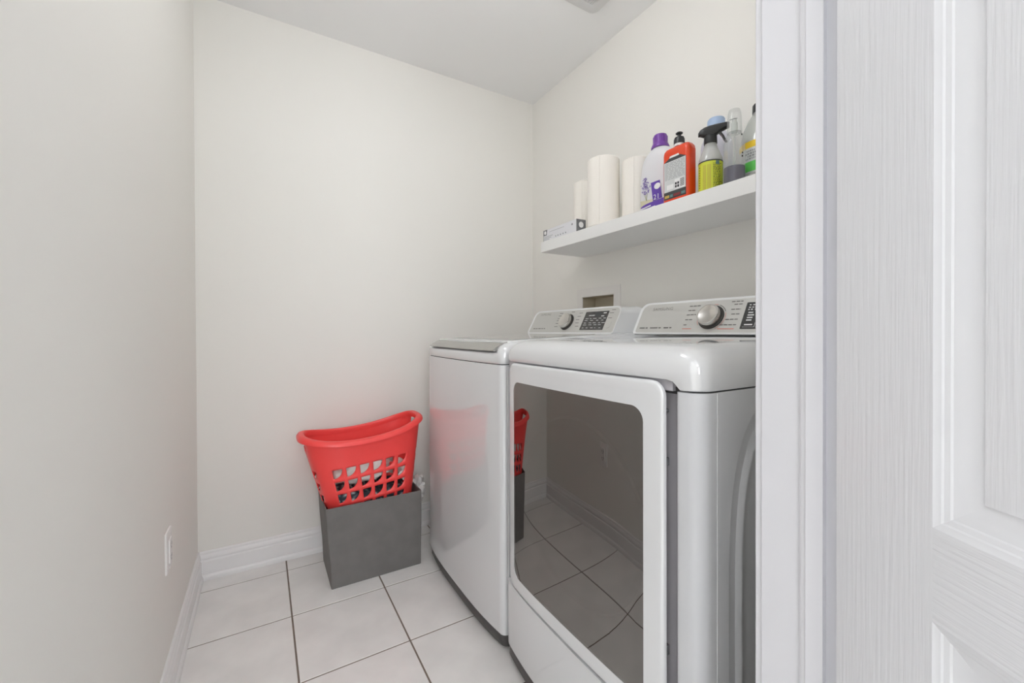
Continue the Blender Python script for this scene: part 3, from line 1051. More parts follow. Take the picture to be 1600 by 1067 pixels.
def carton_text(b):
    for z, ya, yb in ((0.026, 0.125, 0.05), (0.019, 0.125, 0.062), (0.012, 0.125, 0.078)):
        quad(b, (-0.0264, ya, z), (-0.0264, yb, z), (-0.0264, yb, z+0.0022), (-0.0264, ya, z+0.0022))
    for y in (0.03, 0.012, -0.008, -0.028, -0.048):
        quad(b, (-0.0264, y, 0.014), (-0.0264, y-0.008, 0.014), (-0.0264, y-0.008, 0.020), (-0.0264, y, 0.020))
    quad(b, (-0.0264, 0.08, 0.046), (-0.0264, -0.04, 0.046), (-0.0264, -0.04, 0.0475), (-0.0264, 0.08, 0.0475))
    quad(b, (-0.0264, -0.095, 0.04), (-0.0264, -0.105, 0.04), (-0.0264, -0.105, 0.048), (-0.0264, -0.095, 0.048))
cpart('printed_text', M['text_grey'], carton_text)

# --- helper for curved label patches: piece of the bottle surface pushed out
def wrap(bm, cx, cy, rx, ry, a0, a1, z0, z1, out=0.0006, n=16, ex=2.0, skew=0.0, rz=0.0, ztop=None):
    """patch on an upright superelliptic cylinder; angles in degrees from +x, camera looks from about 200"""
    A, B = [], []
    for k in range(n+1):
        f = k/n
        t = R(a0+(a1-a0)*f)
        c, s = math.cos(t), math.sin(t)
        px = (rx+out)*math.copysign(abs(c)**(2/ex), c)
        py = (ry+out)*math.copysign(abs(s)**(2/ex), s)
        qx, qy = px*math.cos(rz)-py*math.sin(rz), px*math.sin(rz)+py*math.cos(rz)
        A.append(Vector((cx+qx, cy+qy, z0 + skew*f)))
        B.append(Vector((cx+qx, cy+qy, (ztop(f) if ztop else z1) + skew*f)))
    loft(bm, [A, B], closed=False)

# --- softener bottle, purple cap
LX, LY = 1.262, 1.041
lb = thing('detergent_bottle', 'milky plastic bottle with purple cap and lavender print', 'bottle', (LX, LY, SZ))
LRX, LRY = 0.040, 0.077
def lav_ring(fx, fy, z, ex=3.0):
    pts = []
    for i in range(32):
        a = 2*math.pi*i/32
        c, s = math.cos(a), math.sin(a)
        pts.append(Vector((LX+LRX*fx*math.copysign(abs(c)**(2/ex), c), LY+LRY*fy*math.copysign(abs(s)**(2/ex), s), SZ+z)))
    return pts
bm = nb()
prof = [(0.92, 0.94, 0.0, 3), (1, 1, 0.006, 3), (1, 1, 0.125, 3), (0.99, 0.98, 0.165, 2.8), (0.96, 0.92, 0.192, 2.6), (0.88, 0.78, 0.213, 2.4), (0.74, 0.52, 0.229, 2.2), (0.60, 0.34, 0.237, 2), (0.56, 0.31, 0.245, 2)]
loft(bm, [lav_ring(a, b, z, e) for a, b, z, e in prof], True, True)
mk('body', bm, M['lav_body'], lb, smooth=50)
bm = nb()
lathe(bm, [(0, 0.235), (0.032, 0.235), (0.0325, 0.240), (0.0285, 0.249), (0.0255, 0.255), (0.0245, 0.278), (0.022, 0.284), (0, 0.285)], c=(LX, LY, SZ), seg=36)
capo = mk('cap', bm, M['purple'], lb, smooth=35)
bm = nb()
for k in range(24):
    a = 2*math.pi*k/24
    c = Vector((LX+0.0252*math.cos(a), LY+0.0252*math.sin(a), SZ))
    d = Vector((math.cos(a), math.sin(a), 0))
    s_ = Vector((-d.y, d.x, 0))*0.0010
    loft(bm, [[c-s_-d*0.0006+Vector((0, 0, z)), c+s_-d*0.0006+Vector((0, 0, z)), c+s_*0.5+d*0.0007+Vector((0, 0, z)), c-s_*0.5+d*0.0007+Vector((0, 0, z))] for z in (0.256, 0.277)], True, True)
mk('grip_ridges', bm, M['purple'], capo)
# label print on its front (faces the room, -x)
bm = nb()
wrap(bm, LX, LY, LRX, LRY, 98, 262, SZ+0.004, SZ+0.030, 0.0006, 30, 3.0, ztop=lambda f: SZ+0.026+0.020*f)
mk('label_band', bm, M['purple_print'], lb, smooth=40)
bm = nb()
wrap(bm, LX, LY, LRX, LRY, 98, 186, SZ+0.030, SZ+0.058, 0.0005, 24, 3.0, ztop=lambda f: SZ+0.060-0.016*f)
mk('label_field', bm, M['cream_print'], lb, smooth=40)
XF = LX-LRX
bm = nb()
b_ = lambda y, z: Vector((XF-0.0012, y, SZ+z))
bm.faces.new([bm.verts.new(p) for p in (b_(1.050, 0.105), b_(1.010, 0.105), b_(1.000, 0.04), b_(1.040, 0.036))])
mk('label_ribbon', bm, M['purple_print'], lb)
bm = nb()
for k in range(18):
    a0, a1 = 2*math.pi*k/18, 2*math.pi*(k+1)/18
    bm.faces.new([bm.verts.new(b_(1.020, 0.086)+Vector((-0.0008, 0, 0))), bm.verts.new(b_(1.020+0.014*math.cos(a0), 0.086+0.011*math.sin(a0))+Vector((-0.0008, 0, 0))), bm.verts.new(b_(1.020+0.014*math.cos(a1), 0.086+0.011*math.sin(a1))+Vector((-0.0008, 0, 0)))])
for z, ya, yb in ((0.010, 1.098, 1.03), (0.017, 1.098, 1.05)):
    quad(bm, b_(ya, z)+Vector((-0.0004, 0, 0)), b_(yb, z+0.005)+Vector((-0.0004, 0, 0)), b_(yb, z+0.009)+Vector((-0.0004, 0, 0)), b_(ya, z+0.004)+Vector((-0.0004, 0, 0)))
mk('label_print', bm, M['white_print'], lb)
mt = Matrix(((0, 0, -1, XF-0.0016), (-1, 0, 0, 1.024), (0, 1, 0, SZ+0.048), (0, 0, 0, 1)))
mk('label_number', text_bm('21', 0.026, mt), M['white_print'], lb)
bm = nb()
rr = random.Random(11)
for k in range(95):
    f = rr.random()
    y = 1.076 + max(-0.021, min(0.021, rr.gauss(0, 0.0105)))*(1.15-abs(f-0.4)*1.4)
    z = 0.070 + 0.060*f
    s_ = rr.uniform(0.0016, 0.0030)
    a = rr.uniform(0, 3)
    p = [b_(y+s_*math.cos(a+t), z+s_*math.sin(a+t)) for t in (0, 1.5, 3.1, 4.7)]
    bm.faces.new([bm.verts.new(v+Vector((-0.0002*(k % 5), 0, 0))) for v in p])
mk('lavender_print', bm, M['lilac_print'], lb)
bm = nb()
for y0, y1 in ((1.074, 1.070), (1.080, 1.070), (1.066, 1.069)):
    quad(bm, b_(y0+0.0008, 0.072), b_(y0-0.0008, 0.072), b_(y1-0.0008, 0.045), b_(y1+0.0008, 0.045))
mk('stem_print', bm, M['green_stem_print'], lb)

# --- orange cleaner bottle
OX0, OX1, OYA, OYB = 1.190, 1.236, 0.871, 0.974
ob = thing('cleaner_bottle', 'orange flat bottle with black push cap and grey label', 'bottle', ((OX0+OX1)/2, (OYA+OYB)/2, SZ))
bm = nb()
rings = []
for i, z in ((0.004, 0.0), (0.0, 0.004), (0.0, 0.165), (0.0015, 0.176), (0.006, 0.184), (0.013, 0.188), (0.018, 0.189)):
    rings.append([Vector((x, y, SZ+z)) for x, y in rrect(OX0+i, OX1-i, OYA+i*1.2, OYB-i*1.2, 0.012*(1-i*25), 6, 4)])
loft(bm, rings, True, True)
mk('body', bm, M['orange'], ob, smooth=40)
ocx, ocy = (OX0+OX1)/2, (OYA+OYB)/2
bm = nb()
lathe(bm, [(0, 0.187), (0.0170, 0.187), (0.0165, 0.196), (0, 0.196)], c=(ocx, ocy, SZ), seg=24)
mk('neck', bm, M['white_print'], ob, smooth=40)
bm = nb()
lathe(bm, [(0, 0.195), (0.0175, 0.195), (0.0175, 0.210), (0.0150, 0.217), (0.006, 0.221), (0.0055, 0.228), (0.011, 0.230), (0.0115, 0.233), (0.008, 0.2355), (0, 0.236)], c=(ocx, ocy, SZ), seg=28)
mk('cap', bm, M['black_plastic'], ob, smooth=35)
ol = lambda y, z, n=0.0005: Vector((OX0-n, y, SZ+z))
bm = nb()
N = 12
lo, hi = [], []
for k in range(N+1):
    y = OYB-0.008-(OYB-OYA-0.016)*k/N
    lo.append(ol(y, 0.012))
    hi.append(ol(y, 0.138+0.016*math.sin(math.pi*k/N)))
loft(bm, [lo, hi], closed=False)
lab = mk('label', bm, M['label_dark'], ob)
bm = nb()
quad(bm, ol(OYB-0.009, 0.037, 0.0008), ol(OYA+0.009, 0.037, 0.0008), ol(OYA+0.009, 0.138, 0.0008), ol(OYB-0.009, 0.138, 0.0008))
mk('label_panel', bm, M['label_grey'], lab)
bm = nb()
rr = random.Random(2)
z = 0.132
while z > 0.075:
    ya = OYB-0.013
    while ya > OYA+0.016:
        wd = rr.uniform(0.006, 0.018)
        quad(bm, ol(ya, z, 0.0011), ol(max(OYA+0.013, ya-wd), z, 0.0011), ol(max(OYA+0.013, ya-wd), z+0.0016, 0.0011), ol(ya, z+0.0016, 0.0011))
        ya -= wd+0.003
    z -= 0.0045
mk('fine_print', bm, M['text_grey'], lab)
bm = nb()
quad(bm, ol(OYA+0.052, 0.040, 0.001), ol(OYA+0.012, 0.040, 0.001), ol(OYA+0.012, 0.073, 0.001), ol(OYA+0.052, 0.073, 0.001))
quad(bm, ol(OYB-0.02, 0.044, 0.001), ol(OYA+0.056, 0.044, 0.001), ol(OYA+0.056, 0.060, 0.001), ol(OYB-0.02, 0.060, 0.001))
quad(bm, ol(OYB-0.030, 0.1490, 0.0012), ol(OYA+0.034, 0.1490, 0.0012), ol(OYA+0.036, 0.1555, 0.0012), ol(OYB-0.033, 0.1555, 0.0012))
mk('label_patch', bm, M['white_print'], lab)
bm = nb()
for k in range(9):
    z = 0.044+k*0.003
    quad(bm, ol(OYA+0.030, z, 0.0013), ol(OYA+0.014, z, 0.0013), ol(OYA+0.014, z+0.0016, 0.0013), ol(OYA+0.030, z+0.0016, 0.0013))
for y, z in ((0.050, 0.044), (0.041, 0.044), (0.050, 0.054), (0.041, 0.054)):
    quad(bm, ol(OYA+y, z, 0.0013), ol(OYA+y-0.007, z, 0.0013), ol(OYA+y-0.007, z+0.008, 0.0013), ol(OYA+y, z+0.008, 0.0013))
mk('barcode', bm, M['text_dark'], lab)
for nm, ya, yb, m_ in (('label_swatch', 0.012, 0.030, 'gold'), ('label_swatch', 0.033, 0.044, 'teal'), ('label_swatch', 0.047, 0.074, 'maroon'), ('label_swatch', 0.077, 0.092, 'teal')):
    bm = nb()
    quad(bm, ol(OYB-ya, 0.017, 0.0011), ol(OYB-yb, 0.017, 0.0011), ol(OYB-yb, 0.026, 0.0011), ol(OYB-ya, 0.026, 0.0011))
    mk(nm, bm, M[m_], lab)

# --- trigger spray with yellow label
YX, YY = 1.243, 0.828
sb = thing('spray_bottle', 'trigger spray bottle with yellow label and black sprayer head', 'spray bottle', (YX, YY, SZ))
bm = nb()
lathe(bm, [(0, 0.0), (0.033, 0.0), (0.0355, 0.004), (0.0355, 0.105), (0.0345, 0.116), (0.0285, 0.132), (0.0215, 0.150), (0.0175, 0.166), (0.0165, 0.172), (0, 0.172)], c=(YX, YY, SZ), seg=32)
mk('body', bm, M['clear_milky'], sb, smooth=40)
bm = nb()
wrap(bm, YX, YY, 0.0355, 0.0355, 0, 360, SZ+0.006, SZ+0.103, 0.0006, 40)
lab = mk('label', bm, M['yellow_print'], sb, smooth=40)
bm = nb()
wrap(bm, YX, YY, 0.0355, 0.0355, 0, 360, SZ+0.1005, SZ+0.1045, 0.0010, 40)
mk('label_edge', bm, M['label_dark'], lab, smooth=40)
bm = nb()
rr = random.Random(8)
for k in range(16):
    z = 0.090-k*0.0052
    a = 226
    while a < 262:
        wd = rr.uniform(3, 9)
        wrap(bm, YX, YY, 0.0355, 0.0355, a, a+wd, SZ+z, SZ+z+0.0022, 0.0012, 3)
        a += wd+rr.uniform(2, 5)
for k in range(9):
    z = 0.085-k*0.008
    wrap(bm, YX, YY, 0.0355, 0.0355, 152, 157, SZ+z, SZ+z+0.004, 0.0012, 3)
mk('label_print', bm, M['text_dark'], lab, smooth=40)
bm = nb()
wrap(bm, YX, YY, 0.0355, 0.0355, 238, 256, SZ+0.088, SZ+0.100, 0.0014, 4)
mk('label_badge', bm, M['teal'], lab, smooth=40)
bm = nb()
for a in (178, 184, 190, 200, 206, 212):
    wrap(bm, YX, YY, 0.0355, 0.0355, a, a+2.2, SZ+0.012, SZ+0.09, 0.0012, 3)
mk('label_stripe', bm, M['gold'], lab, smooth=40)
bm = nb()
lathe(bm, [(0, 0.165), (0.0195, 0.165), (0.0200, 0.168), (0.0190, 0.190), (0.013, 0.194), (0, 0.194)], c=(YX, YY, SZ), seg=28)
sp = mk('sprayer_head', bm, M['black_plastic'], sb, smooth=35)
bm = nb()
# shroud profile along y (nozzle towards -y), width along x
shroud = [(0.036, 0.196, 0.206, 0.006), (0.030, 0.196, 0.2145, 0.010), (0.018, 0.190, 0.2200, 0.013), (0.004, 0.188, 0.2230, 0.014), (-0.014, 0.190, 0.2245, 0.0135), (-0.030, 0.201, 0.2250, 0.0125), (-0.046, 0.207, 0.2250, 0.0115), (-0.054, 0.2085, 0.2240, 0.0105)]
rings = []
for dy, za, zb, hx in shroud:
    rings.append([Vector((YX+px, YY+dy, SZ+pz)) for px, pz in rrect(-hx, hx, za, zb, min(hx, (zb-za)/2)*0.6, 3, 2)])
SR = Matrix.Translation((YX, YY, 0)) @ Matrix.Rotation(R(33), 4, 'Z') @ Matrix.Translation((-YX, -YY, 0))
loft(bm, [[SR @ v for v in r_] for r_ in rings], True, True)
mk('shroud', bm, M['black_plastic'], sp, smooth=40)
bm = nb()
rings = []
for dy, z, hx, th in ((-0.018, 0.204, 0.006, 0.005), (-0.028, 0.196, 0.006, 0.004), (-0.036, 0.184, 0.006, 0.0032), (-0.041, 0.172, 0.006, 0.003), (-0.046, 0.164, 0.005, 0.0025)):
    rings.append([Vector((YX+a, YY+dy+b, SZ+z)) for a, b in ((-hx, -th), (hx, -th), (hx, th), (-hx, th))])
loft(bm, [[SR @ v for v in r_] for r_ in rings], True, True)
mk('trigger', bm, M['black_plastic'], sp, smooth=40)

# --- clear spray bottle with violet liquid
CX, CY = 1.245, 0.750
cbt = thing('spray_bottle', 'clear see-through bottle with dark violet liquid at the bottom', 'spray bottle', (CX, CY, SZ))
bm = nb()
CR_ = 0.0300
lathe(bm, [(0, 0.0), (CR_-0.003, 0.0), (CR_, 0.004), (CR_, 0.115), (CR_*0.97, 0.135), (CR_*0.84, 0.155), (CR_*0.66, 0.168), (CR_*0.60, 0.172), (0, 0.172)], c=(CX, CY, SZ), seg=32)
mk('body', bm, M['clear'], cbt, smooth=40)
bm = nb()
lathe(bm, [(0, 0.0015), (CR_-0.004, 0.0015), (CR_-0.0015, 0.005), (CR_-0.0015, 0.064), (0, 0.064)], c=(CX, CY, SZ), seg=32)
mk('liquid', bm, M['liquid'], cbt, smooth=40, label='dark violet liquid')
bm = nb()
lathe(bm, [(0, 0.170), (CR_*0.68, 0.170), (CR_*0.70, 0.172), (CR_*0.66, 0.210), (CR_*0.60, 0.230), (CR_*0.50, 0.240), (0, 0.242)], c=(CX, CY, SZ), seg=28)
co = mk('cap', bm, M['clear'], cbt, smooth=40, label='clear overcap')
bm = nb()
lathe(bm, [(0, 0.172), (0.009, 0.172), (0.009, 0.200), (0.006, 0.204), (0.006, 0.214), (0, 0.214)], c=(CX, CY, SZ), seg=20)
mk('pump', bm, M['clear_milky'], co, smooth=40)
bm = nb()
wrap(bm, CX, CY, CR_*0.66, CR_*0.66, 170, 235, SZ+0.2045, SZ+0.206, 0.0008, 10)
mk('cap_mark', bm, M['text_dark'], co)
bm = nb()
sweep(bm, [(CX, CY, SZ+0.172), (CX, CY-0.002, SZ+0.09), (CX-0.004, CY-0.004, SZ+0.006)], circle(0.0022, 8), up=Vector((1, 0, 0)))
mk('dip_tube', bm, M['clear_milky'], cbt, smooth=40)
bm = nb()
for a, z in ((250, 0.086), (252, 0.096), (246, 0.150)):
    wrap(bm, CX, CY, CR_, CR_, a, a+8, SZ+z, SZ+z+0.005, 0.0009, 4)
mk('printed_mark', bm, M['text_dark'], cbt, smooth=40)

# --- pale bottle with light blue cap behind
BX, BY = 1.372, 0.892
bb = thing('cleaner_bottle', 'pale lilac bottle with light blue cap behind the sprayer', 'bottle', (BX, BY, SZ))
bm = nb()
lathe(bm, [(0, 0), (0.050, 0), (0.053, 0.005), (0.053, 0.205), (0.050, 0.225), (0.038, 0.250), (0.026, 0.264), (0.024, 0.275), (0, 0.275)], c=(BX, BY, SZ), seg=32, sx=0.85)
mk('body', bm, M['pale_bottle'], bb, smooth=45)
bm = nb()
lathe(bm, [(0, 0.272), (0.0290, 0.272), (0.0285, 0.302), (0.025, 0.307), (0, 0.308)], c=(BX, BY, SZ), seg=32)
mk('cap', bm, M['blue_cap'], bb, smooth=35)

# --- jug with black cap, yellow and green label
JX, JY = 1.345, 0.714
jb = thing('vinegar_jug', 'large clear jug with black cap and yellow and green label', 'jug', (JX, JY, SZ))
bm = nb()
lathe(bm, [(0, 0), (0.062, 0), (0.067, 0.006), (0.067, 0.125), (0.066, 0.150), (0.058, 0.190), (0.044, 0.222), (0.032, 0.240), (0.030, 0.252), (0, 0.252)], c=(JX, JY, SZ), seg=36)
mk('body', bm, M['clear_milky'], jb, smooth=45)
bm = nb()
lathe(bm, [(0, 0.244), (0.0325, 0.244), (0.033, 0.248), (0.0325, 0.268), (0.030, 0.271), (0, 0.272)], c=(JX, JY, SZ), seg=36)
mk('cap', bm, M['black_plastic'], jb, smooth=35)
bm = nb()
wrap(bm, JX, JY, 0.067, 0.067, 100, 300, SZ+0.045, SZ+0.140, 0.0006, 36)
lab = mk('label', bm, M['label_grey'], jb, smooth=45)
bm = nb()
wrap(bm, JX, JY, 0.067, 0.067, 100, 300, SZ+0.122, SZ+0.142, 0.0010, 36)
mk('label_yellow_band', bm, M['yellow'], lab, smooth=45)
bm = nb()
wrap(bm, JX, JY, 0.067, 0.067, 100, 300, SZ+0.050, SZ+0.080, 0.0010, 36)
mk('label_green_band', bm, M['green'], lab, smooth=45)
bm = nb()
rr = random.Random(4)
for z, a0 in ((0.110, 165), (0.102, 160), (0.094, 168), (0.086, 162)):
    a = a0
    while a < 250:
        wd = rr.uniform(2, 6)
        wrap(bm, JX, JY, 0.067, 0.067, a, a+wd, SZ+z, SZ+z+0.005, 0.0014, 3)
        a += wd+2
wrap(bm, JX, JY, 0.067, 0.067, 196, 225, SZ+0.130, SZ+0.135, 0.0014, 5)
mk('label_print', bm, M['text_grey'], lab, smooth=45)
bm = nb()
path = [Vector((JX+0.02, JY-0.062, SZ+0.15)), Vector((JX+0.03, JY-0.085, SZ+0.16)), Vector((JX+0.028, JY-0.082, SZ+0.20)), Vector((JX+0.014, JY-0.042, SZ+0.225))]
sweep(bm, path, circle(0.008, 10), up=Vector((1, 0, 0)))
mk('handle', bm, M['clear_milky'], jb, smooth=50)

# ------------------------------------------------------------------ grey bin and red basket
bn = thing('storage_bin', 'open grey rectangular storage bin on the tile floor', 'bin', (0.415, 1.945, 0))
def bin_ring(i, z, flare):
    x0, x1 = 0.233-0.020*flare+i, 0.606+0.004*flare-i
    y0, y1 = 1.813+i, 2.078-i
    return [Vector((x, y, z)) for x, y in rrect(x0, x1, y0, y1, 0.006, 4, 6)]
bm = nb()
rings = [bin_ring(0.0, 0.0005, 0), bin_ring(0, 0.1, 0.2), bin_ring(-0.001, 0.2, 0.55), bin_ring(0, 0.324, 1.0), bin_ring(0.002, 0.326, 1.0), bin_ring(0.004, 0.324, 1.0), bin_ring(0.004, 0.2, 0.55), bin_ring(0.004, 0.006, 0)]
loft(bm, rings, True, True)
mk('bin_body', bm, M['bin'], bn, smooth=40)
bm = nb()
sweep(bm, [v for v in bin_ring(0.002, 0.3255, 1.0)], circle(0.0028, 6), closed=True)
mk('rim_seam', bm, M['bin'], bn, smooth=50)

# basket -------------------------------------------------------------
BK = Vector((0.434, 1.945, 0.026))
TILT = Matrix.Translation(BK) @ Matrix.Rotation(R(-5.0), 4, 'Y') @ Matrix.Rotation(R(0.0), 4, 'Z')
NC = 22
CELL = 4
def half_sizes(z):
    f = z/0.55
    return 0.132+0.108*f, 0.084+0.044*f
def perim_pts(z, n, ex=3.4):
    a, b = half_sizes(z)
    raw = []
    K = 720
    for k in range(K+1):
        t = 2*math.pi*k/K - math.pi/2
        c, s = math.cos(t), math.sin(t)
        raw.append((a*math.copysign(abs(c)**(2/ex), c), b*math.copysign(abs(s)**(2/ex), s)))
    L = [0]
    for p, q in zip(raw, raw[1:]):
        L.append(L[-1]+math.hypot(q[0]-p[0], q[1]-p[1]))
    return raw, L
_pc = {}
def around(u, z):
    """u in cells (0..NC) counter-clockwise from the middle of the front"""
    key = round(z, 4)
    if key not in _pc:
        _pc[key] = perim_pts(z, NC)
    raw, L = _pc[key]
    d = (u % NC)/NC*L[-1]
    lo_, hi_ = 0, len(L)-1
    while hi_-lo_ > 1:
        md = (lo_+hi_)//2
        if L[md] <= d:
            lo_ = md
        else:
            hi_ = md
    f = (d-L[lo_])/max(1e-9, L[hi_]-L[lo_])
    return (raw[lo_][0]+(raw[hi_][0]-raw[lo_][0])*f, raw[lo_][1]+(raw[hi_][1]-raw[lo_][1])*f)
def rim_h(u):
    x, y = around(u, 0.55)
    t = min(1.0, abs(x)/0.240)
    return 0.565 + 0.039*t**2.2
ZB = 0.470
row_edges = [0.0, 0.09, 0.146, 0.200, 0.254, 0.308, 0.362, 0.416, ZB]
hole_rows = [2, 3, 4, 5, 6, 7]
def bpt(u, v):
    """v in rows; rows above the holes stretch to the wavy rim"""
    n = len(row_edges)-1
    if v <= n:
        i = min(int(v), n-1)
        z = row_edges[i]+(row_edges[i+1]-row_edges[i])*(v-i)
    else:
        z = ZB+(rim_h(u)-ZB)*(v-n)/3.0
    x, y = around(u, z)
    return TILT @ Vector((x, y, z))
bm = nb()
NR = len(row_edges)-1
front_cols = {0, 1, 2, NC-1, NC-2, NC-3}
back_cols = {NC//2+k for k in range(-3, 3)}
end_r = {5, 4, 6}
end_l = {NC-5, NC-6, NC-7}
def add_cell(c, r, hole):
    sq = []
    for k in range(CELL): sq.append((k/CELL, 0))
    for k in range(CELL): sq.append((1, k/CELL))
    for k in range(CELL): sq.append((1-k/CELL, 1))
    for k in range(CELL): sq.append((0, 1-k/CELL))
    if hole is None:
        g = [[bm.verts.new(bpt(c+i/2, r+j/2)) for i in range(3)] for j in range(3)]
        # keep boundary subdivision equal to the cells with holes
        for row in g:
            for v in row:
                bm.verts.remove(v)
        grid = [[bm.verts.new(bpt(c+i/CELL, r+j/CELL)) for i in range(CELL+1)] for j in range(CELL+1)]
        for j in range(CELL):
            for i in range(CELL):
                bm.faces.new((grid[j][i], grid[j][i+1], grid[j+1][i+1], grid[j+1][i]))
        return
    outer = [bm.verts.new(bpt(c+a, r+b)) for a, b in sq]
    inner = []
    for a, b in sq:
        p, q = (a-0.5), (b-0.5)
        if hole == 'quarter':
            h = 0.36
            p, q = p*2*h, q*2*h
            vx, vy = p+h, q-h          # from the top-left corner as seen from outside
            L_ = math.hypot(vx, vy)
            if L_ > 2*h:
                vx, vy = vx*2*h/L_, vy*2*h/L_
            p, q = vx-h, vy+h
        else:
            p, q = p*1.0, q*0.78
            if hole == 'slotl':
                p = p*0.9+0.05
            else:
                p = p*0.9-0.05
        inner.append(bm.verts.new(bpt(c+0.5+p, r+0.5+q)))
    n = len(sq)
    for k in range(n):
        bm.faces.new((outer[k], outer[(k+1) % n], inner[(k+1) % n], inner[k]))
for c in range(NC):
    for r in range(NR+3):
        h = None
        if r in hole_rows and (c in front_cols or c in back_cols or c in end_r or c in end_l):
            h = 'quarter'
        if r == NR+1 and c in (NC//4, NC//4+1-1, NC//4-0):
            h = None
        add_cell(c, r, h)
# bottom
cen = bm.verts.new(TILT @ Vector((0, 0, 0)))
bot = [bm.verts.new(bpt(c/CELL, 0)) for c in range(NC*CELL)]
for k in range(len(bot)):
    bm.faces.new((bot[(k+1) % len(bot)], bot[k], cen))
bmesh.ops.remove_doubles(bm, verts=bm.verts[:], dist=1e-5)
# grip slots under the rim at both ends
kill = []
for f in bm.faces:
    ce = TILT.inverted() @ f.calc_center_median()
    u_ = rim_h(NC/4)
    if abs(ce.y) < 0.052 and abs(ce.x) > 0.18 and u_-0.062 < ce.z < u_-0.020:
        kill.append(f)
bmesh.ops.delete(bm, geom=kill, context='FACES')
bk = thing('laundry_basket', 'red plastic laundry basket with curved rim standing inside the grey bin', 'basket', BK)
bo = mk('basket_body', bm, M['red'], bk, smooth=35)
sm = bo.modifiers.new('wall', 'SOLIDIFY')
sm.thickness = 0.0028
sm.offset = -1
bm = nb()
NP = 88
path = []
for k in range(NP):
    u = NC*k/NP
    x, y = around(u, 0.55)
    path.append((u, Vector((x, y, rim_h(u)))))
rings = []
sec = [(-0.006, 0.0), (-0.004, 0.005), (0.002, 0.0065), (0.012, 0.005), (0.018, -0.001), (0.0190, -0.008), (0.0165, -0.0085), (0.0145, -0.002), (0.008, 0.0005), (0.001, 0.0005), (0.0, -0.012), (-0.004, -0.012)]
for k in range(NP):
    p = path[k][1]
    t_ = path[(k+1) % NP][1]-path[k-1][1]
    out_ = Vector((t_.y, -t_.x, 0)).normalized()
    rings.append([TILT @ (p+out_*a*1.25+Vector((0, 0, b*1.35))) for a, b in sec])
rings.append(rings[0])
loft(bm, rings)
bmesh.ops.remove_doubles(bm, verts=bm.verts[:], dist=1e-6)
mk('rim', bm, M['red'], bk, smooth=50)
# small brackets under the lip at the ends
for sx_ in (-1, 1):
    for sy_ in (-0.06, 0.06):
        bm = nb()
        x_ = sx_*0.241
        z_ = rim_h(NC/4)
        vs = [(x_, sy_-0.002, z_-0.004), (x_+sx_*0.015, sy_-0.002, z_-0.004), (x_-sx_*0.004, sy_-0.002, z_-0.026)]
        a_ = [TILT @ Vector(v) for v in vs]
        b2_ = [TILT @ (Vector(v)+Vector((0, 0.004, 0))) for v in vs]
        loft(bm, [a_, b2_], True, True)
        mk('lip_bracket', bm, M['red'], bk)

# crumpled laundry inside the basket
def lump(name, m, c, s, seed, label, cat, amp=0.35, group=None, clampf=None, sub=4):
    bm = nb()
    bmesh.ops.create_icosphere(bm, subdivisions=sub, radius=1.0)
    off = Vector((seed*3.1, seed*1.7, seed*0.9))
    for v in bm.verts:
        d = v.co.normalized()
        n = noise.fractal(d*1.6+off, 1.0, 2.0, 4)
        rdg = abs(noise.noise(d*3.2+off*2))
        k = 1.0 + amp*n - amp*0.5*rdg
        p = Vector((math.copysign(abs(d.x)**0.75, d.x)*s[0], math.copysign(abs(d.y)**0.75, d.y)*s[1], d.z*s[2]))*k
        p = p + Vector(c)
        if clampf:
            p = clampf(p)
        v.co = p
    o = mk(name, bm, m, None, smooth=60, origin=(c[0], c[1], c[2]-s[2]))
    top(o, label, cat, group)
    return o
def in_basket(p):
    q = TILT.inverted() @ p
    q.z = max(0.012, q.z)
    a, b = half_sizes(min(0.55, q.z))
    a, b = a-0.007, b-0.007
    e = (abs(q.x)/a)**3.4+(abs(q.y)/b)**3.4
    if e > 1:
        f = e**(-1/3.4)
        q.x *= f
        q.y *= f
    return TILT @ q
lump('garment', M['plaid'], (0.37, 1.925, 0.318), (0.22, 0.14, 0.050), 1.0, 'dark plaid shirt crumpled low in the red basket', 'garment', 0.25, 'laundry in the basket', in_basket)
lump('garment', M['white_cloth'], (0.370, 1.925, 0.448), (0.120, 0.13, 0.052), 2.3, 'white cloth crumpled on top in the red basket', 'garment', 0.25, 'laundry in the basket', in_basket)
lump('garment', M['white_cloth'], (0.560, 1.93, 0.405), (0.030, 0.11, 0.034), 5.3, 'white cloth squeezed at the right side of the red basket', 'garment', 0.25, 'laundry in the basket', in_basket)
lump('garment', M['kick'], (0.42, 1.94, 0.150), (0.13, 0.09, 0.085), 7.7, 'charcoal garment at the bottom of the red basket', 'garment', 0.2, 'laundry in the basket', in_basket)

# white bag bulging over the back right edge of the bin
def bag_clamp(p):
    return p
lump('plastic_bag', M['bag'], (0.650, 2.000, 0.268), (0.036, 0.050, 0.058), 4.1, 'white crumpled plastic bag bulging behind the grey bin', 'bag', 0.45, None, None)

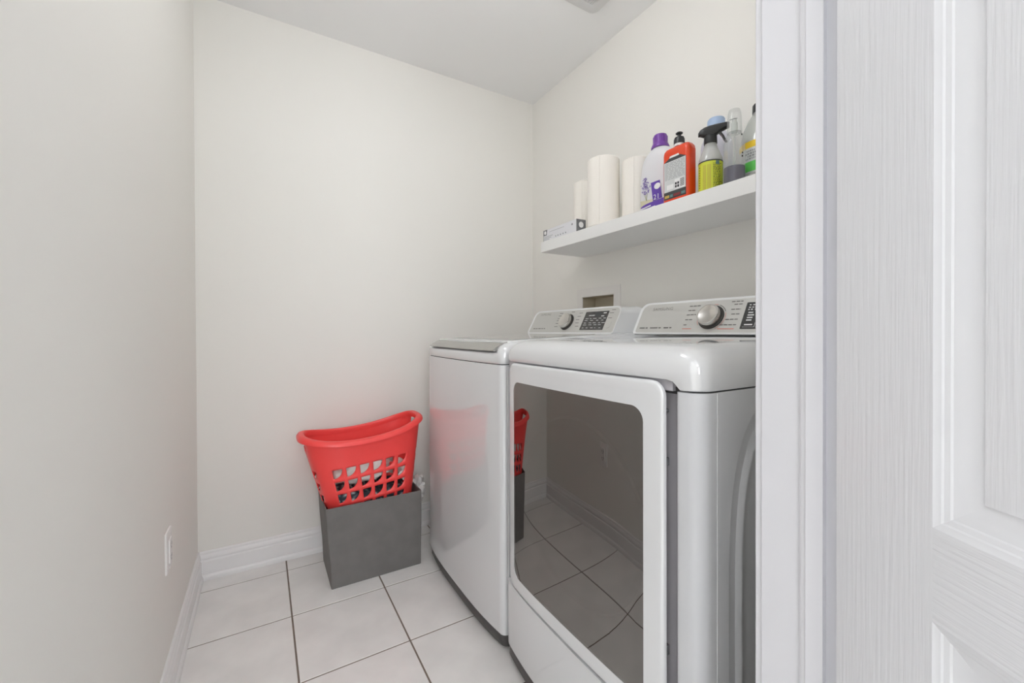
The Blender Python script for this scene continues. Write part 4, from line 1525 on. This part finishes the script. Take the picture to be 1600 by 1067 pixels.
# ------------------------------------------------------------------ wall fittings
ol_ = thing('power_outlet', 'white power outlet with cover plate low on the left wall', 'outlet', (WL, 1.5310, 0.416))
bm = nb()
rings = []
for i, d in ((0.0, 0.0), (0.0, 0.0025), (0.0015, 0.0045), (0.005, 0.0055)):
    rings.append([Vector((WL+d, y, z)) for y, z in rrect(1.4940+i, 1.5680-i, 0.358+i, 0.474-i, 0.005, 4, 3)])
loft(bm, rings, True, True)
mk('plate', bm, M['outlet'], ol_, smooth=30)
bm = nb()
loft(bm, [[Vector((WL+d, y, z)) for y, z in rrect(1.5145+i, 1.5475-i, 0.3825+i, 0.4495-i, 0.002, 3, 2)] for i, d in ((0, 0.005), (0, 0.008), (0.001, 0.009))], True, True)
rc = mk('receptacle', bm, M['outlet'], ol_, smooth=30)
bm = nb()
for zc in (0.400, 0.434):
    for y in (1.5240, 1.5370):
        box(bm, WL+0.0088, WL+0.0092, y-0.0011, y+0.0011, zc-0.0045, zc+0.0045)
    box(bm, WL+0.0088, WL+0.0092, 1.5285, 1.5335, zc-0.012, zc-0.008)
mk('slots', bm, M['slot'], rc)
for z in (0.366, 0.466):
    bm = nb()
    lathe(bm, [(0, 0), (0.0032, 0), (0.0028, 0.001), (0, 0.0013)], c=(WL+0.0052, 1.5310, z), seg=12, mtx=Matrix.Rotation(R(90), 4, 'Y'))
    mk('screw', bm, M['outlet'], ol_, smooth=40)

# washer supply box set in the right wall
ub = thing('washer_supply_box', 'recessed beige supply box with pale frame behind the washer', 'wall box', (WR, (BY0+BY1)/2, BZ0))
bm = nb()
rings = []
for o_, d in ((0.045, 0.0), (0.044, 0.004), (0.040, 0.005), (0.004, 0.005), (0.0, 0.003), (0.0, -0.001)):
    rings.append([Vector((WR-d, y, z)) for y, z in ((BY0-o_, BZ0-o_), (BY1+o_, BZ0-o_), (BY1+o_, BZ1+o_), (BY0-o_, BZ1+o_))])
loft(bm, rings)
mk('frame', bm, M['box_frame'], ub, smooth=25)
bm = nb()
e_ = 0.0005
rings = [[Vector((x, y, z)) for y, z in ((BY0+e_, BZ0+e_), (BY1-e_, BZ0+e_), (BY1-e_, BZ1-e_), (BY0+e_, BZ1-e_))] for x in (WR, WR+0.085)]
loft(bm, rings, False, True)
mk('box_shell', bm, M['box_beige'], ub)
for y, m_ in ((1.53, 'red'), (1.64, 'blue_cap')):
    bm = nb()
    lathe(bm, [(0, 0), (0.010, 0), (0.010, 0.03), (0.006, 0.034), (0.006, 0.05), (0, 0.05)], c=(WR+0.05, y, BZ0+0.005), seg=14)
    v_ = mk('valve', bm, M['brass'], ub, smooth=40)
    bm = nb()
    box(bm, WR+0.032, WR+0.05, y-0.018, y+0.018, BZ0+0.045, BZ0+0.052, 0.002)
    mk('valve_lever', bm, M[m_], v_)

# ceiling exhaust grille
VX0, VX1, VY0, VY1 = 0.985, 1.278, 1.120, 1.414
vt = thing('ceiling_vent', 'square white exhaust fan grille on the ceiling', 'vent', ((VX0+VX1)/2, (VY0+VY1)/2, CZ))
bm = nb()
rings = []
for i, d, r in ((0, 0, 0.03), (0, 0.004, 0.03), (0.006, 0.007, 0.028), (0.014, 0.012, 0.026), (0.055, 0.0245, 0.02), (0.060, 0.0245, 0.018), (0.060, 0.012, 0.018)):
    rings.append([Vector((x, y, CZ-d)) for x, y in rrect(VX0+i, VX1-i, VY0+i, VY1-i, r, 6, 5)])
loft(bm, rings)
mk('cover', bm, M['vent'], vt, smooth=30)
mk('fan_housing', bx(VX0+0.05, VX1-0.05, VY0+0.05, VY1-0.05, CZ-0.012, CZ-0.001), M['gap'], vt)
n_ = 22
for k in range(n_):
    x = VX0+0.060+(VX1-VX0-0.12)*(k+0.5)/n_
    mk('slat', bx(x-0.0020, x+0.0020, VY0+0.058, VY1-0.058, CZ-0.0245, CZ-0.020), M['vent'], vt)
for k in range(n_):
    y = VY0+0.060+(VY1-VY0-0.12)*(k+0.5)/n_
    mk('cross_slat', bx(VX0+0.058, VX1-0.058, y-0.0016, y+0.0016, CZ-0.0225, CZ-0.0205), M['vent'], vt)
